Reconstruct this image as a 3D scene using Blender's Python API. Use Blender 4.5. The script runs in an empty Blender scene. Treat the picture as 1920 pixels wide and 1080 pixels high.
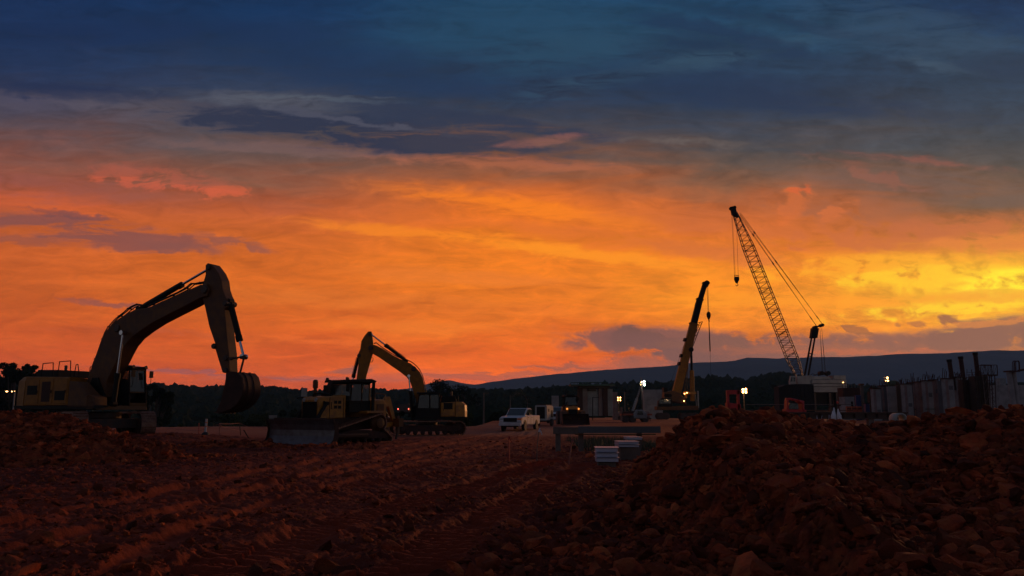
import bpy, math, random
import numpy as np
from mathutils import Vector, Matrix, noise as mnoise
R = math.radians
random.seed(7); rng = np.random.default_rng(7)
sc = bpy.context.scene
COL = sc.collection

# ------------------------------------------------------------------ camera
FP = 1493.0                                   # focal length in photo pixels (1920 wide)
HOR = 775.0                                   # row of the horizon in the photo
PITCH = math.atan((HOR - 540.0) / FP)
CAM = Vector((0.0, 0.0, 1.6))
cam_d = bpy.data.cameras.new('camera'); cam = bpy.data.objects.new('camera', cam_d); COL.objects.link(cam)
cam_d.sensor_width = 36.0; cam_d.lens = 36.0 * FP / 1920.0
cam_d.clip_start = 0.1; cam_d.clip_end = 60000.0
cam.location = CAM; cam.rotation_euler = (R(90) + PITCH, 0, 0)
sc.camera = cam
sc.view_settings.view_transform = 'Standard'; sc.view_settings.look = 'None'
sc.view_settings.exposure = 0.0; sc.view_settings.gamma = 1.0; sc.view_settings.use_curve_mapping = False
sc.cycles.use_denoising = True
sc.cycles.max_bounces = 5; sc.cycles.diffuse_bounces = 3; sc.cycles.volume_bounces = 0
sc.cycles.transparent_max_bounces = 12
sc.cycles.sample_clamp_indirect = 3.0

def ray(px, py):
    x = (px - 960.0) / FP; y = -(py - 540.0) / FP
    c, s = math.cos(PITCH), math.sin(PITCH)
    return Vector((x, c - s * y, s + c * y))
def at(px, py, Y):
    d = ray(px, py); return CAM + d * (Y / d.y)
def azel(px, py):                              # a direction as slopes: sideways and upwards per metre northwards
    d = ray(px, py); return d.x / d.y, d.z / d.y
def lin(c):
    return tuple(((v / 255.0) / 12.92 if v <= 10.31 else (((v / 255.0) + 0.055) / 1.055) ** 2.4) for v in c)

# ------------------------------------------------------------------ sky
w = bpy.data.worlds.new('World'); sc.world = w; w.use_nodes = True
NT = w.node_tree; NT.nodes.clear(); LK = NT.links
def nd(t, **k):
    n = NT.nodes.new(t)
    for a, b in k.items(): setattr(n, a, b)
    return n
def inp(sock, v):
    if hasattr(v, 'links'): LK.new(v, sock)
    else: sock.default_value = v
def mth(op, a, b=None, c=None, clamp=False):
    n = nd('ShaderNodeMath', operation=op, use_clamp=clamp)
    for i, v in enumerate((a, b, c)):
        if v is not None: inp(n.inputs[i], v)
    return n.outputs[0]
def maprange(v, a, b, c=0.0, d=1.0, kind='SMOOTHSTEP'):
    n = nd('ShaderNodeMapRange', interpolation_type=kind)
    for i, q in enumerate((v, a, b, c, d)): inp(n.inputs[i], q)
    return n.outputs[0]
def mixc(f, a, b, mode='MIX'):
    n = nd('ShaderNodeMix', data_type='RGBA', blend_type=mode)
    inp(n.inputs[0], f); inp(n.inputs[6], a); inp(n.inputs[7], b)
    return n.outputs[2]
HAZE = 0.000075
tc = nd('ShaderNodeTexCoord')
sep = nd('ShaderNodeSeparateXYZ'); LK.new(tc.outputs['Generated'], sep.inputs[0])
NY = mth('MAXIMUM', sep.outputs[1], 0.04)
AZ = mth('DIVIDE', sep.outputs[0], NY)
EL = mth('DIVIDE', sep.outputs[2], NY)
cmb = nd('ShaderNodeCombineXYZ'); inp(cmb.inputs[0], AZ); inp(cmb.inputs[1], EL); UV = cmb.outputs[0]
def noise(sx, sy, rot=0.0, off=(0, 0), detail=5.0, rough=0.55, dist=0.0, src=None):
    m = nd('ShaderNodeMapping'); LK.new(src or UV, m.inputs[0])
    m.inputs['Rotation'].default_value = (0, 0, rot); m.inputs['Scale'].default_value = (sx, sy, 1)
    m.inputs['Location'].default_value = (off[0], off[1], 0)
    n = nd('ShaderNodeTexNoise', noise_dimensions='2D'); LK.new(m.outputs[0], n.inputs['Vector'])
    n.inputs['Scale'].default_value = 1.0; n.inputs['Detail'].default_value = detail
    n.inputs['Roughness'].default_value = rough; n.inputs['Distortion'].default_value = dist
    return mth('SUBTRACT', n.outputs[0], 0.5)
NBIG = noise(2.6, 9.0, 0.12, (3.1, 1.7), 5, 0.58, 0.6)        # broad banks
NSTR = noise(5.0, 42.0, -0.10, (7.3, 2.2), 6, 0.62, 0.4)      # long streaks
NFIN = noise(16.0, 60.0, -0.06, (1.3, 5.2), 8, 0.70, 0.9)     # wisps
NPUF = noise(26.0, 44.0, 0.0, (9.3, 4.2), 6, 0.6, 0.3)        # puffs
def sub2(a, ka, b, kb):
    return mth('ADD', mth('MULTIPLY', a, ka), mth('MULTIPLY', b, kb))
# warped elevation: breaks the gradient into banks and streaks
ELW = mth('ADD', EL, sub2(NBIG, 0.075, NSTR, 0.06))
E0, E1 = -0.02, 0.66
T = maprange(ELW, E0, E1, 0.0, 1.0, 'LINEAR')
rows = [-60, 0, 60, 110, 170, 210, 250, 285, 320, 360, 400, 450, 500, 550, 600, 650, 700, 745]
cols = {
 0:    [(17,38,74),(20,43,80),(26,46,82),(33,48,80),(46,52,78),(74,66,78),(100,74,76),(122,76,70),(140,78,66),(156,80,62),(182,88,56),(202,96,50),(204,94,42),(199,92,40),(200,88,36),(204,84,34),(198,76,38),(184,70,46)],
 480:  [(12,42,78),(15,46,84),(24,50,86),(32,52,82),(44,56,80),(66,68,82),(84,76,82),(108,80,76),(130,84,72),(156,84,64),(190,90,56),(212,104,46),(218,106,34),(218,106,32),(218,100,30),(216,92,28),(208,82,32),(190,74,44)],
 960:  [(22,56,88),(28,66,98),(34,70,96),(34,58,84),(36,52,78),(46,56,76),(70,66,74),(112,78,68),(160,90,58),(204,102,48),(236,116,28),(240,124,24),(242,126,20),(238,122,20),(232,116,20),(232,106,20),(234,92,18),(220,78,28)],
 1440: [(18,52,82),(24,60,92),(32,66,92),(32,56,82),(34,52,78),(44,56,76),(64,64,74),(88,74,72),(116,82,70),(148,88,64),(192,96,52),(232,116,30),(250,142,14),(250,146,12),(244,134,18),(232,118,30),(210,98,50),(190,86,60)],
 1920: [(10,36,70),(14,44,80),(26,56,86),(34,58,82),(34,54,76),(42,58,78),(54,62,76),(62,64,74),(74,68,74),(98,76,70),(132,84,66),(196,104,44),(250,178,22),(252,200,24),(244,160,24),(226,118,36),(190,92,58),(160,84,66)],
}
cum = None
pxs = sorted(cols)
for i, px in enumerate(pxs):
    cr = nd('ShaderNodeValToRGB'); cr.color_ramp.interpolation = 'B_SPLINE'
    st = []
    for ry, c in zip(rows, cols[px]):
        e = azel(px, ry)[1]; st.append(((e - E0) / (E1 - E0), c))
    st.sort()
    els = cr.color_ramp.elements
    while len(els) < len(st): els.new(0.5)
    for e_, (p, c) in zip(els, st):
        e_.position = min(max(p, 0.0), 1.0); e_.color = (*lin(c), 1)
    LK.new(T, cr.inputs[0])
    if cum is None: cum = cr.outputs[0]
    else:
        a0, a1 = azel(pxs[i - 1], 450)[0], azel(px, 450)[0]
        cum = mixc(maprange(mth('ADD', AZ, mth('MULTIPLY', NBIG, 0.12)), a0, a1), cum, cr.outputs[0])
SKY = mixc(1.0, cum, (0.97, 0.93, 0.45, 1), 'MULTIPLY')     # the haze gives back the blue taken here
SKY = mixc(maprange(EL, 0.16, 0.42), SKY, cum)
wv = nd('ShaderNodeCombineXYZ'); inp(wv.inputs[0], sub2(NBIG, 0.10, NPUF, 0.05)); inp(wv.inputs[1], sub2(NSTR, 0.020, NPUF, 0.014))
va = nd('ShaderNodeVectorMath', operation='ADD'); LK.new(UV, va.inputs[0]); LK.new(wv.outputs[0], va.inputs[1]); UVW = va.outputs[0]
# soft light and dark banding over everything
puffy = mth('MULTIPLY', NPUF, maprange(AZ, 0.0, 0.5, 0.15, 0.75))
gain = mth('ADD', mth('ADD', 1.0, puffy), sub2(NSTR, 0.70, NFIN, 0.65))
gv = nd('ShaderNodeCombineXYZ'); [inp(gv.inputs[i], gain) for i in range(3)]
SKY = mixc(1.0, SKY, gv.outputs[0], 'MULTIPLY')
FACT = {}
def factor(nz, nz2):
    key = (id(nz[0]) if nz else 0, round(nz[1] * 2) if nz else 0, id(nz2[0]) if nz2 else 0, round(nz2[1]) if nz2 else 0)
    if key not in FACT:
        v = 1.0
        if nz: v = mth('MULTIPLY_ADD', nz[0], round(nz[1] * 2) * 1.45, v)
        if nz2: v = mth('MULTIPLY_ADD', nz2[0], max(round(nz2[1]), 1) * 2.2, v)
        FACT[key] = v
    return FACT[key]
def cloud(px, py, rx, ry, tilt, col, op, soft=0.35, nz=(NSTR, 1.2), nz2=(NFIN, 0.8), mode='MIX'):
    """one cloud: a soft edged patch of the sky dome broken up by noise. rx, ry in photo pixels, tilt in degrees (up to the right)"""
    global SKY
    a, e = azel(px, py)
    m = nd('ShaderNodeMapping', vector_type='TEXTURE'); LK.new(UVW, m.inputs[0])
    m.inputs['Location'].default_value = (a, e, 0); m.inputs['Rotation'].default_value = (0, 0, R(tilt))
    m.inputs['Scale'].default_value = (rx / FP * 1.35, ry / FP * 1.45, 1000)
    g = nd('ShaderNodeTexGradient', gradient_type='SPHERICAL'); LK.new(m.outputs[0], g.inputs[0])
    v = mth('MULTIPLY', g.outputs[1], factor(nz, nz2))
    f = maprange(v, max(0.26 - soft * 0.6, 0.0), 0.36 + soft * 1.1, 0.0, op)
    SKY = mixc(f, SKY, (*lin(col), 1), mode)
# upper blue clouds
cloud(1230, 130, 330, 20, 12, (52,80,100), 0.5, 0.5, (NFIN, 1.6), (NSTR, 1.2))
cloud(1500, 45, 300, 14, -10, (20,42,70), 0.55, 0.4, (NFIN, 1.6), (NSTR, 1.0))
cloud(1600, 200, 330, 22, -6, (32,46,70), 0.5, 0.5, (NFIN, 1.4), (NSTR, 1.0))
cloud(250, 60, 330, 30, 0, (22,40,76), 0.5, 0.5, (NFIN, 1.4), (NSTR, 1.0))
cloud(960, 70, 260, 90, -12, (32,66,94), 0.55, 0.5)
cloud(1060, 95, 170, 45, 8, (38,70,94), 0.55, 0.4)
cloud(1370, 70, 230, 26, -14, (24,46,76), 0.7, 0.3)
cloud(1300, 85, 110, 16, -8, (22,44,72), 0.6, 0.3)
cloud(1720, 60, 260, 60, -14, (50,74,96), 0.45, 0.5)
cloud(1750, 125, 90, 14, -10, (62,84,104), 0.5, 0.4)
cloud(1880, 125, 130, 34, 0, (28,46,72), 0.6, 0.4)
cloud(600, 110, 420, 60, -10, (24,46,80), 0.5, 0.5)
cloud(1350, 165, 330, 40, -6, (28,46,76), 0.55, 0.5)
# pale band and dark slate streak at the left
cloud(60, 190, 260, 26, -6, (86,78,92), 0.6, 0.45)
cloud(150, 172, 190, 17, -6, (34,44,74), 0.75, 0.3)
cloud(290, 178, 130, 13, 2, (34,46,74), 0.8, 0.3)
cloud(330, 215, 210, 30, -8, (96,88,96), 0.55, 0.45)
cloud(520, 190, 260, 18, -4, (86,88,100), 0.7, 0.4)
cloud(640, 246, 420, 36, -6, (42,48,70), 0.92, 0.22)
cloud(840, 222, 330, 22, -8, (44,52,74), 0.85, 0.25)
cloud(880, 268, 210, 26, -8, (58,56,70), 0.8, 0.3)
cloud(650, 224, 210, 7, -9, (88,88,102), 0.5, 0.45)
cloud(600, 186, 170, 6, -2, (88,98,110), 0.5, 0.4)
cloud(560, 278, 300, 12, -4, (122,90,84), 0.6, 0.5)
cloud(1010, 264, 80, 11, 8, (160,98,80), 0.45, 0.3)
cloud(960, 306, 260, 12, -3, (190,104,66), 0.5, 0.4)
cloud(1290, 265, 150, 8, -2, (104,92,88), 0.6, 0.5)
# salmon flecks
cloud(330, 340, 180, 24, -8, (196,90,66), 0.4, 0.5, (NPUF, 2.2), (NFIN, 1.8))
cloud(430, 360, 60, 15, 6, (220,98,56), 0.45, 0.25, (NPUF, 2.4), (NFIN, 1.6))
cloud(330, 350, 170, 10, -6, (214,94,60), 0.5, 0.25, (NPUF, 2.4), (NFIN, 1.8))
cloud(60, 380, 180, 30, -6, (222,96,44), 0.5, 0.5)
cloud(80, 350, 300, 26, -4, (150,82,72), 0.5, 0.5)
# dull streaks left
cloud(150, 432, 310, 24, -8, (122,74,72), 0.8, 0.35, (NSTR, 1.8), (NFIN, 1.4))
cloud(120, 402, 110, 7, -9, (120,72,70), 0.75, 0.35, (NSTR, 1.4), (NFIN, 1.2))
cloud(330, 462, 100, 13, -8, (138,80,70), 0.75, 0.35, (NPUF, 1.6), (NFIN, 1.2))
cloud(430, 455, 90, 10, -12, (136,80,70), 0.7, 0.3, (NPUF, 1.6), (NFIN, 1.2))
cloud(30, 450, 120, 9, -4, (132,76,66), 0.6, 0.3)
cloud(200, 569, 110, 4.5, -4, (150,80,66), 0.85, 0.3, (NFIN, 0.6), None)
cloud(340, 697, 190, 3.5, -4, (150,80,78), 0.75, 0.3, (NFIN, 0.7), None)
cloud(250, 625, 200, 7, -2, (186,86,50), 0.45, 0.4)
# middle orange bands
cloud(900, 372, 230, 22, -7, (248,124,18), 0.6, 0.5)
cloud(1020, 395, 240, 16, -8, (250,128,14), 0.75, 0.4)
cloud(860, 445, 330, 15, -6, (252,138,16), 0.6, 0.5)
cloud(1130, 480, 260, 14, -8, (255,146,16), 0.8, 0.4)
cloud(1090, 440, 260, 18, -6, (214,104,40), 0.5, 0.5)
cloud(1300, 415, 200, 26, -4, (206,104,48), 0.6, 0.5)
cloud(1330, 470, 170, 18, -8, (204,104,44), 0.6, 0.45)
cloud(640, 560, 420, 20, -3, (226,118,36), 0.4, 0.6)
cloud(900, 520, 300, 16, -4, (224,116,36), 0.5, 0.5)
cloud(780, 610, 200, 14, -2, (240,122,28), 0.5, 0.5)
cloud(560, 640, 180, 8, -3, (238,108,30), 0.5, 0.5)
# right: grey smoke over the glow, puffs, sun glow
cloud(1760, 350, 330, 40, -6, (106,80,74), 0.55, 0.5)
cloud(1640, 330, 120, 12, -22, (160,86,64), 0.4, 0.4)
cloud(1740, 305, 150, 10, -8, (142,78,66), 0.6, 0.5)
cloud(1610, 395, 190, 34, -6, (152,88,60), 0.6, 0.5, (NPUF, 2.0), (NFIN, 1.0))
cloud(1480, 385, 45, 24, 60, (226,108,40), 0.45, 0.4, (NPUF, 2.4), (NFIN, 1.0))
cloud(1562, 392, 36, 18, 40, (230,110,40), 0.45, 0.4, (NPUF, 2.4), (NFIN, 1.0))
cloud(1492, 354, 16, 10, 0, (226,92,40), 0.5, 0.3, (NPUF, 1.4), None)
cloud(1720, 440, 330, 30, 2, (196,98,48), 0.7, 0.45, (NPUF, 2.0), (NFIN, 1.2))
cloud(1850, 455, 120, 16, 2, (232,128,40), 0.6, 0.4, (NPUF, 2.4), (NFIN, 1.2))
cloud(1640, 500, 220, 24, 3, (254,168,16), 0.75, 0.4, (NPUF, 1.8), (NFIN, 1.0))
cloud(1700, 515, 150, 14, 6, (255,196,18), 0.75, 0.35, (NPUF, 2.2), (NFIN, 1.2))
cloud(1850, 530, 230, 34, 0, (255,196,14), 0.9, 0.45, (NPUF, 1.6), (NFIN, 1.0))
cloud(1905, 525, 120, 22, 4, (255,232,30), 0.95, 0.4, (NPUF, 1.4), (NFIN, 0.8))
cloud(1800, 575, 220, 14, 6, (255,206,16), 0.85, 0.4, (NPUF, 2.2), (NFIN, 1.4))
cloud(1840, 555, 130, 10, 2, (240,140,26), 0.55, 0.4, (NPUF, 2.4), (NFIN, 1.4))
cloud(1500, 560, 300, 16, 0, (255,150,10), 0.6, 0.5)
# low grey cloud bank
cloud(1560, 690, 560, 44, 3, (140,84,72), 0.9, 0.3, (NSTR, 0.7), None)
cloud(1330, 700, 260, 22, 4, (150,84,68), 0.7, 0.3, (NSTR, 0.7), None)
cloud(1330, 662, 300, 44, -6, (124,78,72), 0.95, 0.16, (NPUF, 0.9), (NSTR, 0.6))
cloud(1215, 640, 70, 20, -14, (118,74,66), 0.95, 0.14, (NPUF, 1.2), (NFIN, 0.6))
cloud(1165, 624, 24, 14, 0, (112,72,64), 0.95, 0.14, (NPUF, 1.2), (NFIN, 0.6))
cloud(1400, 655, 330, 30, 2, (128,78,70), 0.92, 0.16, (NPUF, 0.9), (NSTR, 0.6))
cloud(1700, 655, 420, 34, 5, (134,80,70), 0.94, 0.16, (NPUF, 1.0), (NSTR, 0.7))
cloud(1860, 630, 210, 34, 8, (126,76,68), 0.94, 0.16, (NPUF, 1.0), (NSTR, 0.7))
cloud(1370, 626, 14, 7, 0, (170,84,54), 0.7, 0.2, (NPUF, 1.6), None)
cloud(1625, 618, 30, 6, -12, (150,84,50), 0.8, 0.25, (NPUF, 2.2), None)
cloud(1715, 606, 26, 5, 0, (160,88,50), 0.7, 0.25, (NPUF, 2.0), None)
cloud(1795, 600, 34, 8, 0, (140,78,58), 0.9, 0.25, (NPUF, 2.0), (NFIN, 1.0))
cloud(1620, 660, 220, 5, 0, (210,92,50), 0.5, 0.4)
cloud(1870, 600, 150, 5, 6, (250,140,30), 0.4, 0.4)
cloud(1500, 655, 260, 10, 0, (168,92,60), 0.5, 0.5)
cloud(1210, 690, 170, 10, -4, (190,92,62), 0.5, 0.4, (NPUF, 1.6), None)
cloud(1040, 687, 90, 3.5, -2, (160,84,62), 0.85, 0.25, (NFIN, 0.7), None)
cloud(1085, 660, 22, 5, 10, (196,96,52), 0.6, 0.3, (NPUF, 1.2), None)
cloud(1175, 678, 60, 11, 0, (164,86,64), 0.7, 0.25, (NPUF, 1.6), None)
# low streaks middle and left
cloud(660, 692, 60, 6, 6, (150,84,68), 0.85, 0.25, (NPUF, 1.0), None)
cloud(600, 712, 260, 7, -1, (160,82,68), 0.6, 0.35)
cloud(760, 705, 130, 16, 3, (190,88,58), 0.6, 0.4, (NPUF, 1.2), None)
cloud(890, 705, 140, 7, -2, (164,82,62), 0.7, 0.3)
cloud(950, 698, 120, 4, 0, (168,84,60), 0.7, 0.3)
cloud(940, 722, 150, 8, 0, (214,96,52), 0.6, 0.4)
cloud(500, 712, 90, 3, 0, (150,80,74), 0.7, 0.3)

cloud(1240, 657, 110, 24, -16, (120,76,70), 0.95, 0.18, (NPUF, 0.9), (NSTR, 0.4))
cloud(1330, 642, 130, 13, 2, (128,80,68), 0.9, 0.2, (NPUF, 1.2), (NSTR, 0.4))
cloud(1450, 690, 420, 12, 1, (128,80,78), 0.55, 0.5, (NSTR, 0.7), None)

# the haze over the ground (built below) takes some of the low sky's light: the glow beyond it is that much stronger
hp = mth('MINIMUM', mth('DIVIDE', 345.0, mth('MAXIMUM', EL, 0.01)), 9200.0)
hg = mth('EXPONENT', mth('MULTIPLY', hp, HAZE)); hv = nd('ShaderNodeCombineXYZ'); [inp(hv.inputs[i], hg) for i in range(3)]
SKY = mixc(1.0, SKY, hv.outputs[0], 'MULTIPLY')
# behind and beside the camera the sky is plain dusk
RC = nd('ShaderNodeValToRGB'); RC.color_ramp.elements[0].color = (*lin((132, 128, 130)), 1); RC.color_ramp.elements[1].color = (*lin((64, 72, 96)), 1)
RC.color_ramp.elements[1].position = 0.6
inp(RC.inputs[0], maprange(sep.outputs[2], 0.0, 0.8, 0, 1, 'LINEAR'))
TRUEAZ = mth('ARCTAN2', sep.outputs[0], sep.outputs[1])
back = maprange(mth('ABSOLUTE', mth('SUBTRACT', TRUEAZ, 0.12)), 0.72, 1.15)
high = maprange(EL, 0.66, 0.95)
SKY = mixc(mth('MAXIMUM', back, high), SKY, RC.outputs[0])
ns = nd('ShaderNodeTexSky', sky_type='NISHITA'); ns.sun_disc = False
SUN_AZ, SUN_EL = 0.57, R(8.0)
ns.sun_elevation = SUN_EL; ns.sun_rotation = SUN_AZ
bg = nd('ShaderNodeBackground'); LK.new(SKY, bg.inputs[0]); bg.inputs[1].default_value = 0.96
bg2 = nd('ShaderNodeBackground'); LK.new(ns.outputs[0], bg2.inputs[0]); bg2.inputs[1].default_value = 0.002
ad = nd('ShaderNodeAddShader'); LK.new(bg.outputs[0], ad.inputs[0]); LK.new(bg2.outputs[0], ad.inputs[1])
wo = nd('ShaderNodeOutputWorld'); LK.new(ad.outputs[0], wo.inputs[0])

# ------------------------------------------------------------------ sun (behind the clouds at the right)
sl = bpy.data.lights.new('sun', 'SUN'); so = bpy.data.objects.new('sun', sl); COL.objects.link(so)
sl.energy = 1.1; sl.angle = R(8); sl.color = (1.0, 0.42, 0.16)
sdir = Vector((math.sin(SUN_AZ) * math.cos(SUN_EL), math.cos(SUN_AZ) * math.cos(SUN_EL), math.sin(SUN_EL)))
so.rotation_euler = (-sdir).to_track_quat('-Z', 'Y').to_euler()

# ================================================================== helpers
def tag(o, label=None, cat=None, group=None, kind=None):
    if label: o['label'] = label
    if cat: o['category'] = cat
    if group: o['group'] = group
    if kind: o['kind'] = kind
    return o
def empty(name, loc, rz=0.0, label=None, cat=None, group=None):
    o = bpy.data.objects.new(name, None); COL.objects.link(o); o.empty_display_size = 0.3
    o.location = loc; o.rotation_euler = (0, 0, rz)
    return tag(o, label, cat, group)
class MB:
    """collects shapes and links them as one mesh object"""
    def __init__(s): s.v = []; s.f = []; s.sm = []
    def add(s, vs, fs, smooth=False):
        o = len(s.v); s.v.extend([tuple(v) for v in vs]); s.f.extend([tuple(i + o for i in f) for f in fs]); s.sm.extend([smooth] * len(fs)); return s
    def box(s, c, d, rz=0.0, ry=0.0, rx=0.0, taper=1.0):
        M = Matrix.Rotation(rz, 3, 'Z') @ Matrix.Rotation(ry, 3, 'Y') @ Matrix.Rotation(rx, 3, 'X')
        vs = []
        for z in (-1, 1):
            k = taper if z > 0 else 1.0
            for x, y in ((-1, -1), (1, -1), (1, 1), (-1, 1)):
                vs.append(Vector(c) + M @ Vector((x * d[0] / 2 * k, y * d[1] / 2 * k, z * d[2] / 2)))
        return s.add(vs, [(3, 2, 1, 0), (4, 5, 6, 7), (0, 1, 5, 4), (1, 2, 6, 5), (2, 3, 7, 6), (3, 0, 4, 7)])
    def span(s, a, b): return s.box([(a[i] + b[i]) / 2 for i in range(3)], [abs(b[i] - a[i]) for i in range(3)])
    def prism(s, pts, y0, y1):
        """outline of (x, z) points carried from y0 to y1"""
        A = sum(pts[i][0] * pts[(i + 1) % len(pts)][1] - pts[(i + 1) % len(pts)][0] * pts[i][1] for i in range(len(pts)))
        if A < 0: pts = pts[::-1]
        n = len(pts); vs = [(p[0], y0, p[1]) for p in pts] + [(p[0], y1, p[1]) for p in pts]
        fs = [tuple(range(n)), tuple(range(2 * n - 1, n - 1, -1))]
        for i in range(n):
            j = (i + 1) % n; fs.append((j, i, i + n, j + n))
        if y1 < y0: fs = [f[::-1] for f in fs]
        return s.add(vs, fs)
    def chamf(s, pts, y0, y1, c=0.03):
        """prism with chamfered side edges"""
        cx = sum(p[0] for p in pts) / len(pts); cz = sum(p[1] for p in pts) / len(pts)
        A = sum(pts[i][0] * pts[(i + 1) % len(pts)][1] - pts[(i + 1) % len(pts)][0] * pts[i][1] for i in range(len(pts)))
        if A < 0: pts = pts[::-1]
        if y1 < y0: y0, y1 = y1, y0
        n = len(pts); ins = []
        for i in range(n):
            p, q, r = pts[i - 1], pts[i], pts[(i + 1) % n]
            a = Vector((q[0] - p[0], q[1] - p[1])); b = Vector((r[0] - q[0], r[1] - q[1]))
            if a.length < 1e-6 or b.length < 1e-6: ins.append(q); continue
            a.normalize(); b.normalize(); m = Vector((-a.y - b.y, a.x + b.x))
            if m.length < 0.3: ins.append(q); continue
            m.normalize(); ins.append((q[0] + m.x * c, q[1] + m.y * c))
        vs = [(p[0], y0, p[1]) for p in ins] + [(p[0], y0 + c, p[1]) for p in pts] + [(p[0], y1 - c, p[1]) for p in pts] + [(p[0], y1, p[1]) for p in ins]
        fs = [tuple(range(n)), tuple(range(4 * n - 1, 3 * n - 1, -1))]
        for k in range(3):
            for i in range(n):
                j = (i + 1) % n; fs.append((k * n + j, k * n + i, (k + 1) * n + i, (k + 1) * n + j))
        return s.add(vs, fs)
    def tube(s, p0, p1, r, r1=None, n=8, caps=True):
        p0 = Vector(p0); p1 = Vector(p1); r1 = r if r1 is None else r1
        d = (p1 - p0)
        if d.length < 1e-6: return s
        d.normalize(); u = d.orthogonal().normalized(); v = d.cross(u)
        vs = []
        for p, q in ((p0, r), (p1, r1)):
            for i in range(n):
                a = 2 * math.pi * (i + 0.5) / n; vs.append(p + (u * math.cos(a) + v * math.sin(a)) * q)
        fs = [(i, (i + 1) % n, (i + 1) % n + n, i + n) for i in range(n)]
        s.add(vs, fs, n >= 10)
        if caps: s.add(vs, [tuple(range(n - 1, -1, -1)), tuple(range(n, 2 * n))])
        return s
    def path(s, pts, r, n=6):
        for a, b in zip(pts[:-1], pts[1:]): s.tube(a, b, r, n=n)
        return s
    def lathe(s, c, prof, n=16, axis='Z'):
        """prof: (radius, height) pairs"""
        vs = []
        for (r, h) in prof:
            for i in range(n):
                a = 2 * math.pi * i / n; x, y = r * math.cos(a), r * math.sin(a)
                vs.append({'Z': (c[0] + x, c[1] + y, c[2] + h), 'Y': (c[0] + x, c[1] + h, c[2] - y), 'X': (c[0] + h, c[1] + x, c[2] + y)}[axis])
        fs = []
        for k in range(len(prof) - 1):
            for i in range(n):
                j = (i + 1) % n; fs.append((k * n + i, k * n + j, (k + 1) * n + j, (k + 1) * n + i))
        s.add(vs, fs, False)
        s.add(vs, [tuple(range(n - 1, -1, -1)), tuple(range((len(prof) - 1) * n, len(prof) * n))])
        return s
    def build(s, name, mat, parent=None, **k):
        me = bpy.data.meshes.new(name); me.from_pydata(s.v, [], s.f)
        me.polygons.foreach_set('use_smooth', s.sm); me.materials.append(mat); me.update()
        o = bpy.data.objects.new(name, me); COL.objects.link(o); o.parent = parent
        return tag(o, **k)
def np_mesh(name, V, F, mat, parent=None, smooth=False, attr=None, **k):
    """V (n,3), F (m,k) arrays"""
    me = bpy.data.meshes.new(name); nf, kk = F.shape
    me.vertices.add(len(V)); me.vertices.foreach_set('co', np.ascontiguousarray(V, np.float32).ravel())
    me.loops.add(nf * kk); me.loops.foreach_set('vertex_index', F.astype(np.int32).ravel())
    me.polygons.add(nf); me.polygons.foreach_set('loop_start', np.arange(0, nf * kk, kk, dtype=np.int32))
    me.polygons.foreach_set('loop_total', np.full(nf, kk, np.int32))
    me.polygons.foreach_set('use_smooth', np.full(nf, smooth))
    if attr is not None:
        for nme, arr in attr.items():
            a = me.attributes.new(nme, 'FLOAT', 'POINT'); a.data.foreach_set('value', arr.astype(np.float32))
    me.update(calc_edges=True); me.materials.append(mat)
    o = bpy.data.objects.new(name, me); COL.objects.link(o); o.parent = parent
    return tag(o, **k)
def copy_tree(o, parent=None):
    c = o.copy(); COL.objects.link(c)
    c.parent = parent
    for ch in list(o.children): copy_tree(ch, c)
    return c

# ------------------------------------------------------------------ numpy noise
def _h(ix, iy, seed):
    n = (ix.astype(np.int64) * 374761393 + iy.astype(np.int64) * 668265263 + seed * 1442695041) & 0xFFFFFFFF
    n = ((n ^ (n >> 13)) * 1274126177) & 0xFFFFFFFF
    return ((n ^ (n >> 16)) & 0xFFFFFF) / float(0xFFFFFF)
def vnoise(x, y, seed=0):
    ix, iy = np.floor(x), np.floor(y); fx, fy = x - ix, y - iy
    fx = fx * fx * fx * (fx * (fx * 6 - 15) + 10); fy = fy * fy * fy * (fy * (fy * 6 - 15) + 10)
    a, b, c, d = _h(ix, iy, seed), _h(ix + 1, iy, seed), _h(ix, iy + 1, seed), _h(ix + 1, iy + 1, seed)
    return (a + (b - a) * fx) * (1 - fy) + (c + (d - c) * fx) * fy - 0.5
def fbm(x, y, o=4, seed=0, g=0.5):
    t = 0; a = 1.0; s = 0
    for k in range(o):
        t = t + a * vnoise(x, y, seed + k * 17); s += a; a *= g
        x, y = x * 1.87 + 3.1 + y * 0.62, y * 1.87 - 1.7 - x * 0.62
    return t / s
def worley(x, y, seed=0, jit=0.95):
    """distance to nearest point, second nearest, and a random number of the nearest cell"""
    ix, iy = np.floor(x), np.floor(y)
    f1 = np.full(x.shape, 9.0); f2 = f1.copy(); idn = np.zeros(x.shape)
    for dx in (-1, 0, 1):
        for dy in (-1, 0, 1):
            cx, cy = ix + dx, iy + dy
            px_, py_ = cx + 0.5 + (_h(cx, cy, seed) - 0.5) * jit, cy + 0.5 + (_h(cx, cy, seed + 5) - 0.5) * jit
            d = np.hypot(px_ - x, py_ - y); c = d < f1
            f2 = np.where(c, f1, np.minimum(f2, d)); idn = np.where(c, _h(cx, cy, seed + 9), idn); f1 = np.where(c, d, f1)
    return f1, f2, idn
def sstep(a, b, x):
    t = np.clip((x - a) / (b - a), 0, 1); return t * t * (3 - 2 * t)
def clods(x, y, s, seed):
    """rough lumps of size s, height about 1"""
    wx = x + fbm(x / s * 1.3, y / s * 1.3, 2, seed + 31) * s * 0.9; wy = y + fbm(x / s * 1.3, y / s * 1.3, 2, seed + 57) * s * 0.9
    f1, f2, r = worley(wx / s, wy / s, seed)
    return np.clip(1 - f1 * 1.35, 0, 1) ** 0.6 * (0.25 + 0.75 * r) * np.clip((f2 - f1) * 5, 0, 1) ** 0.5

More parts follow.
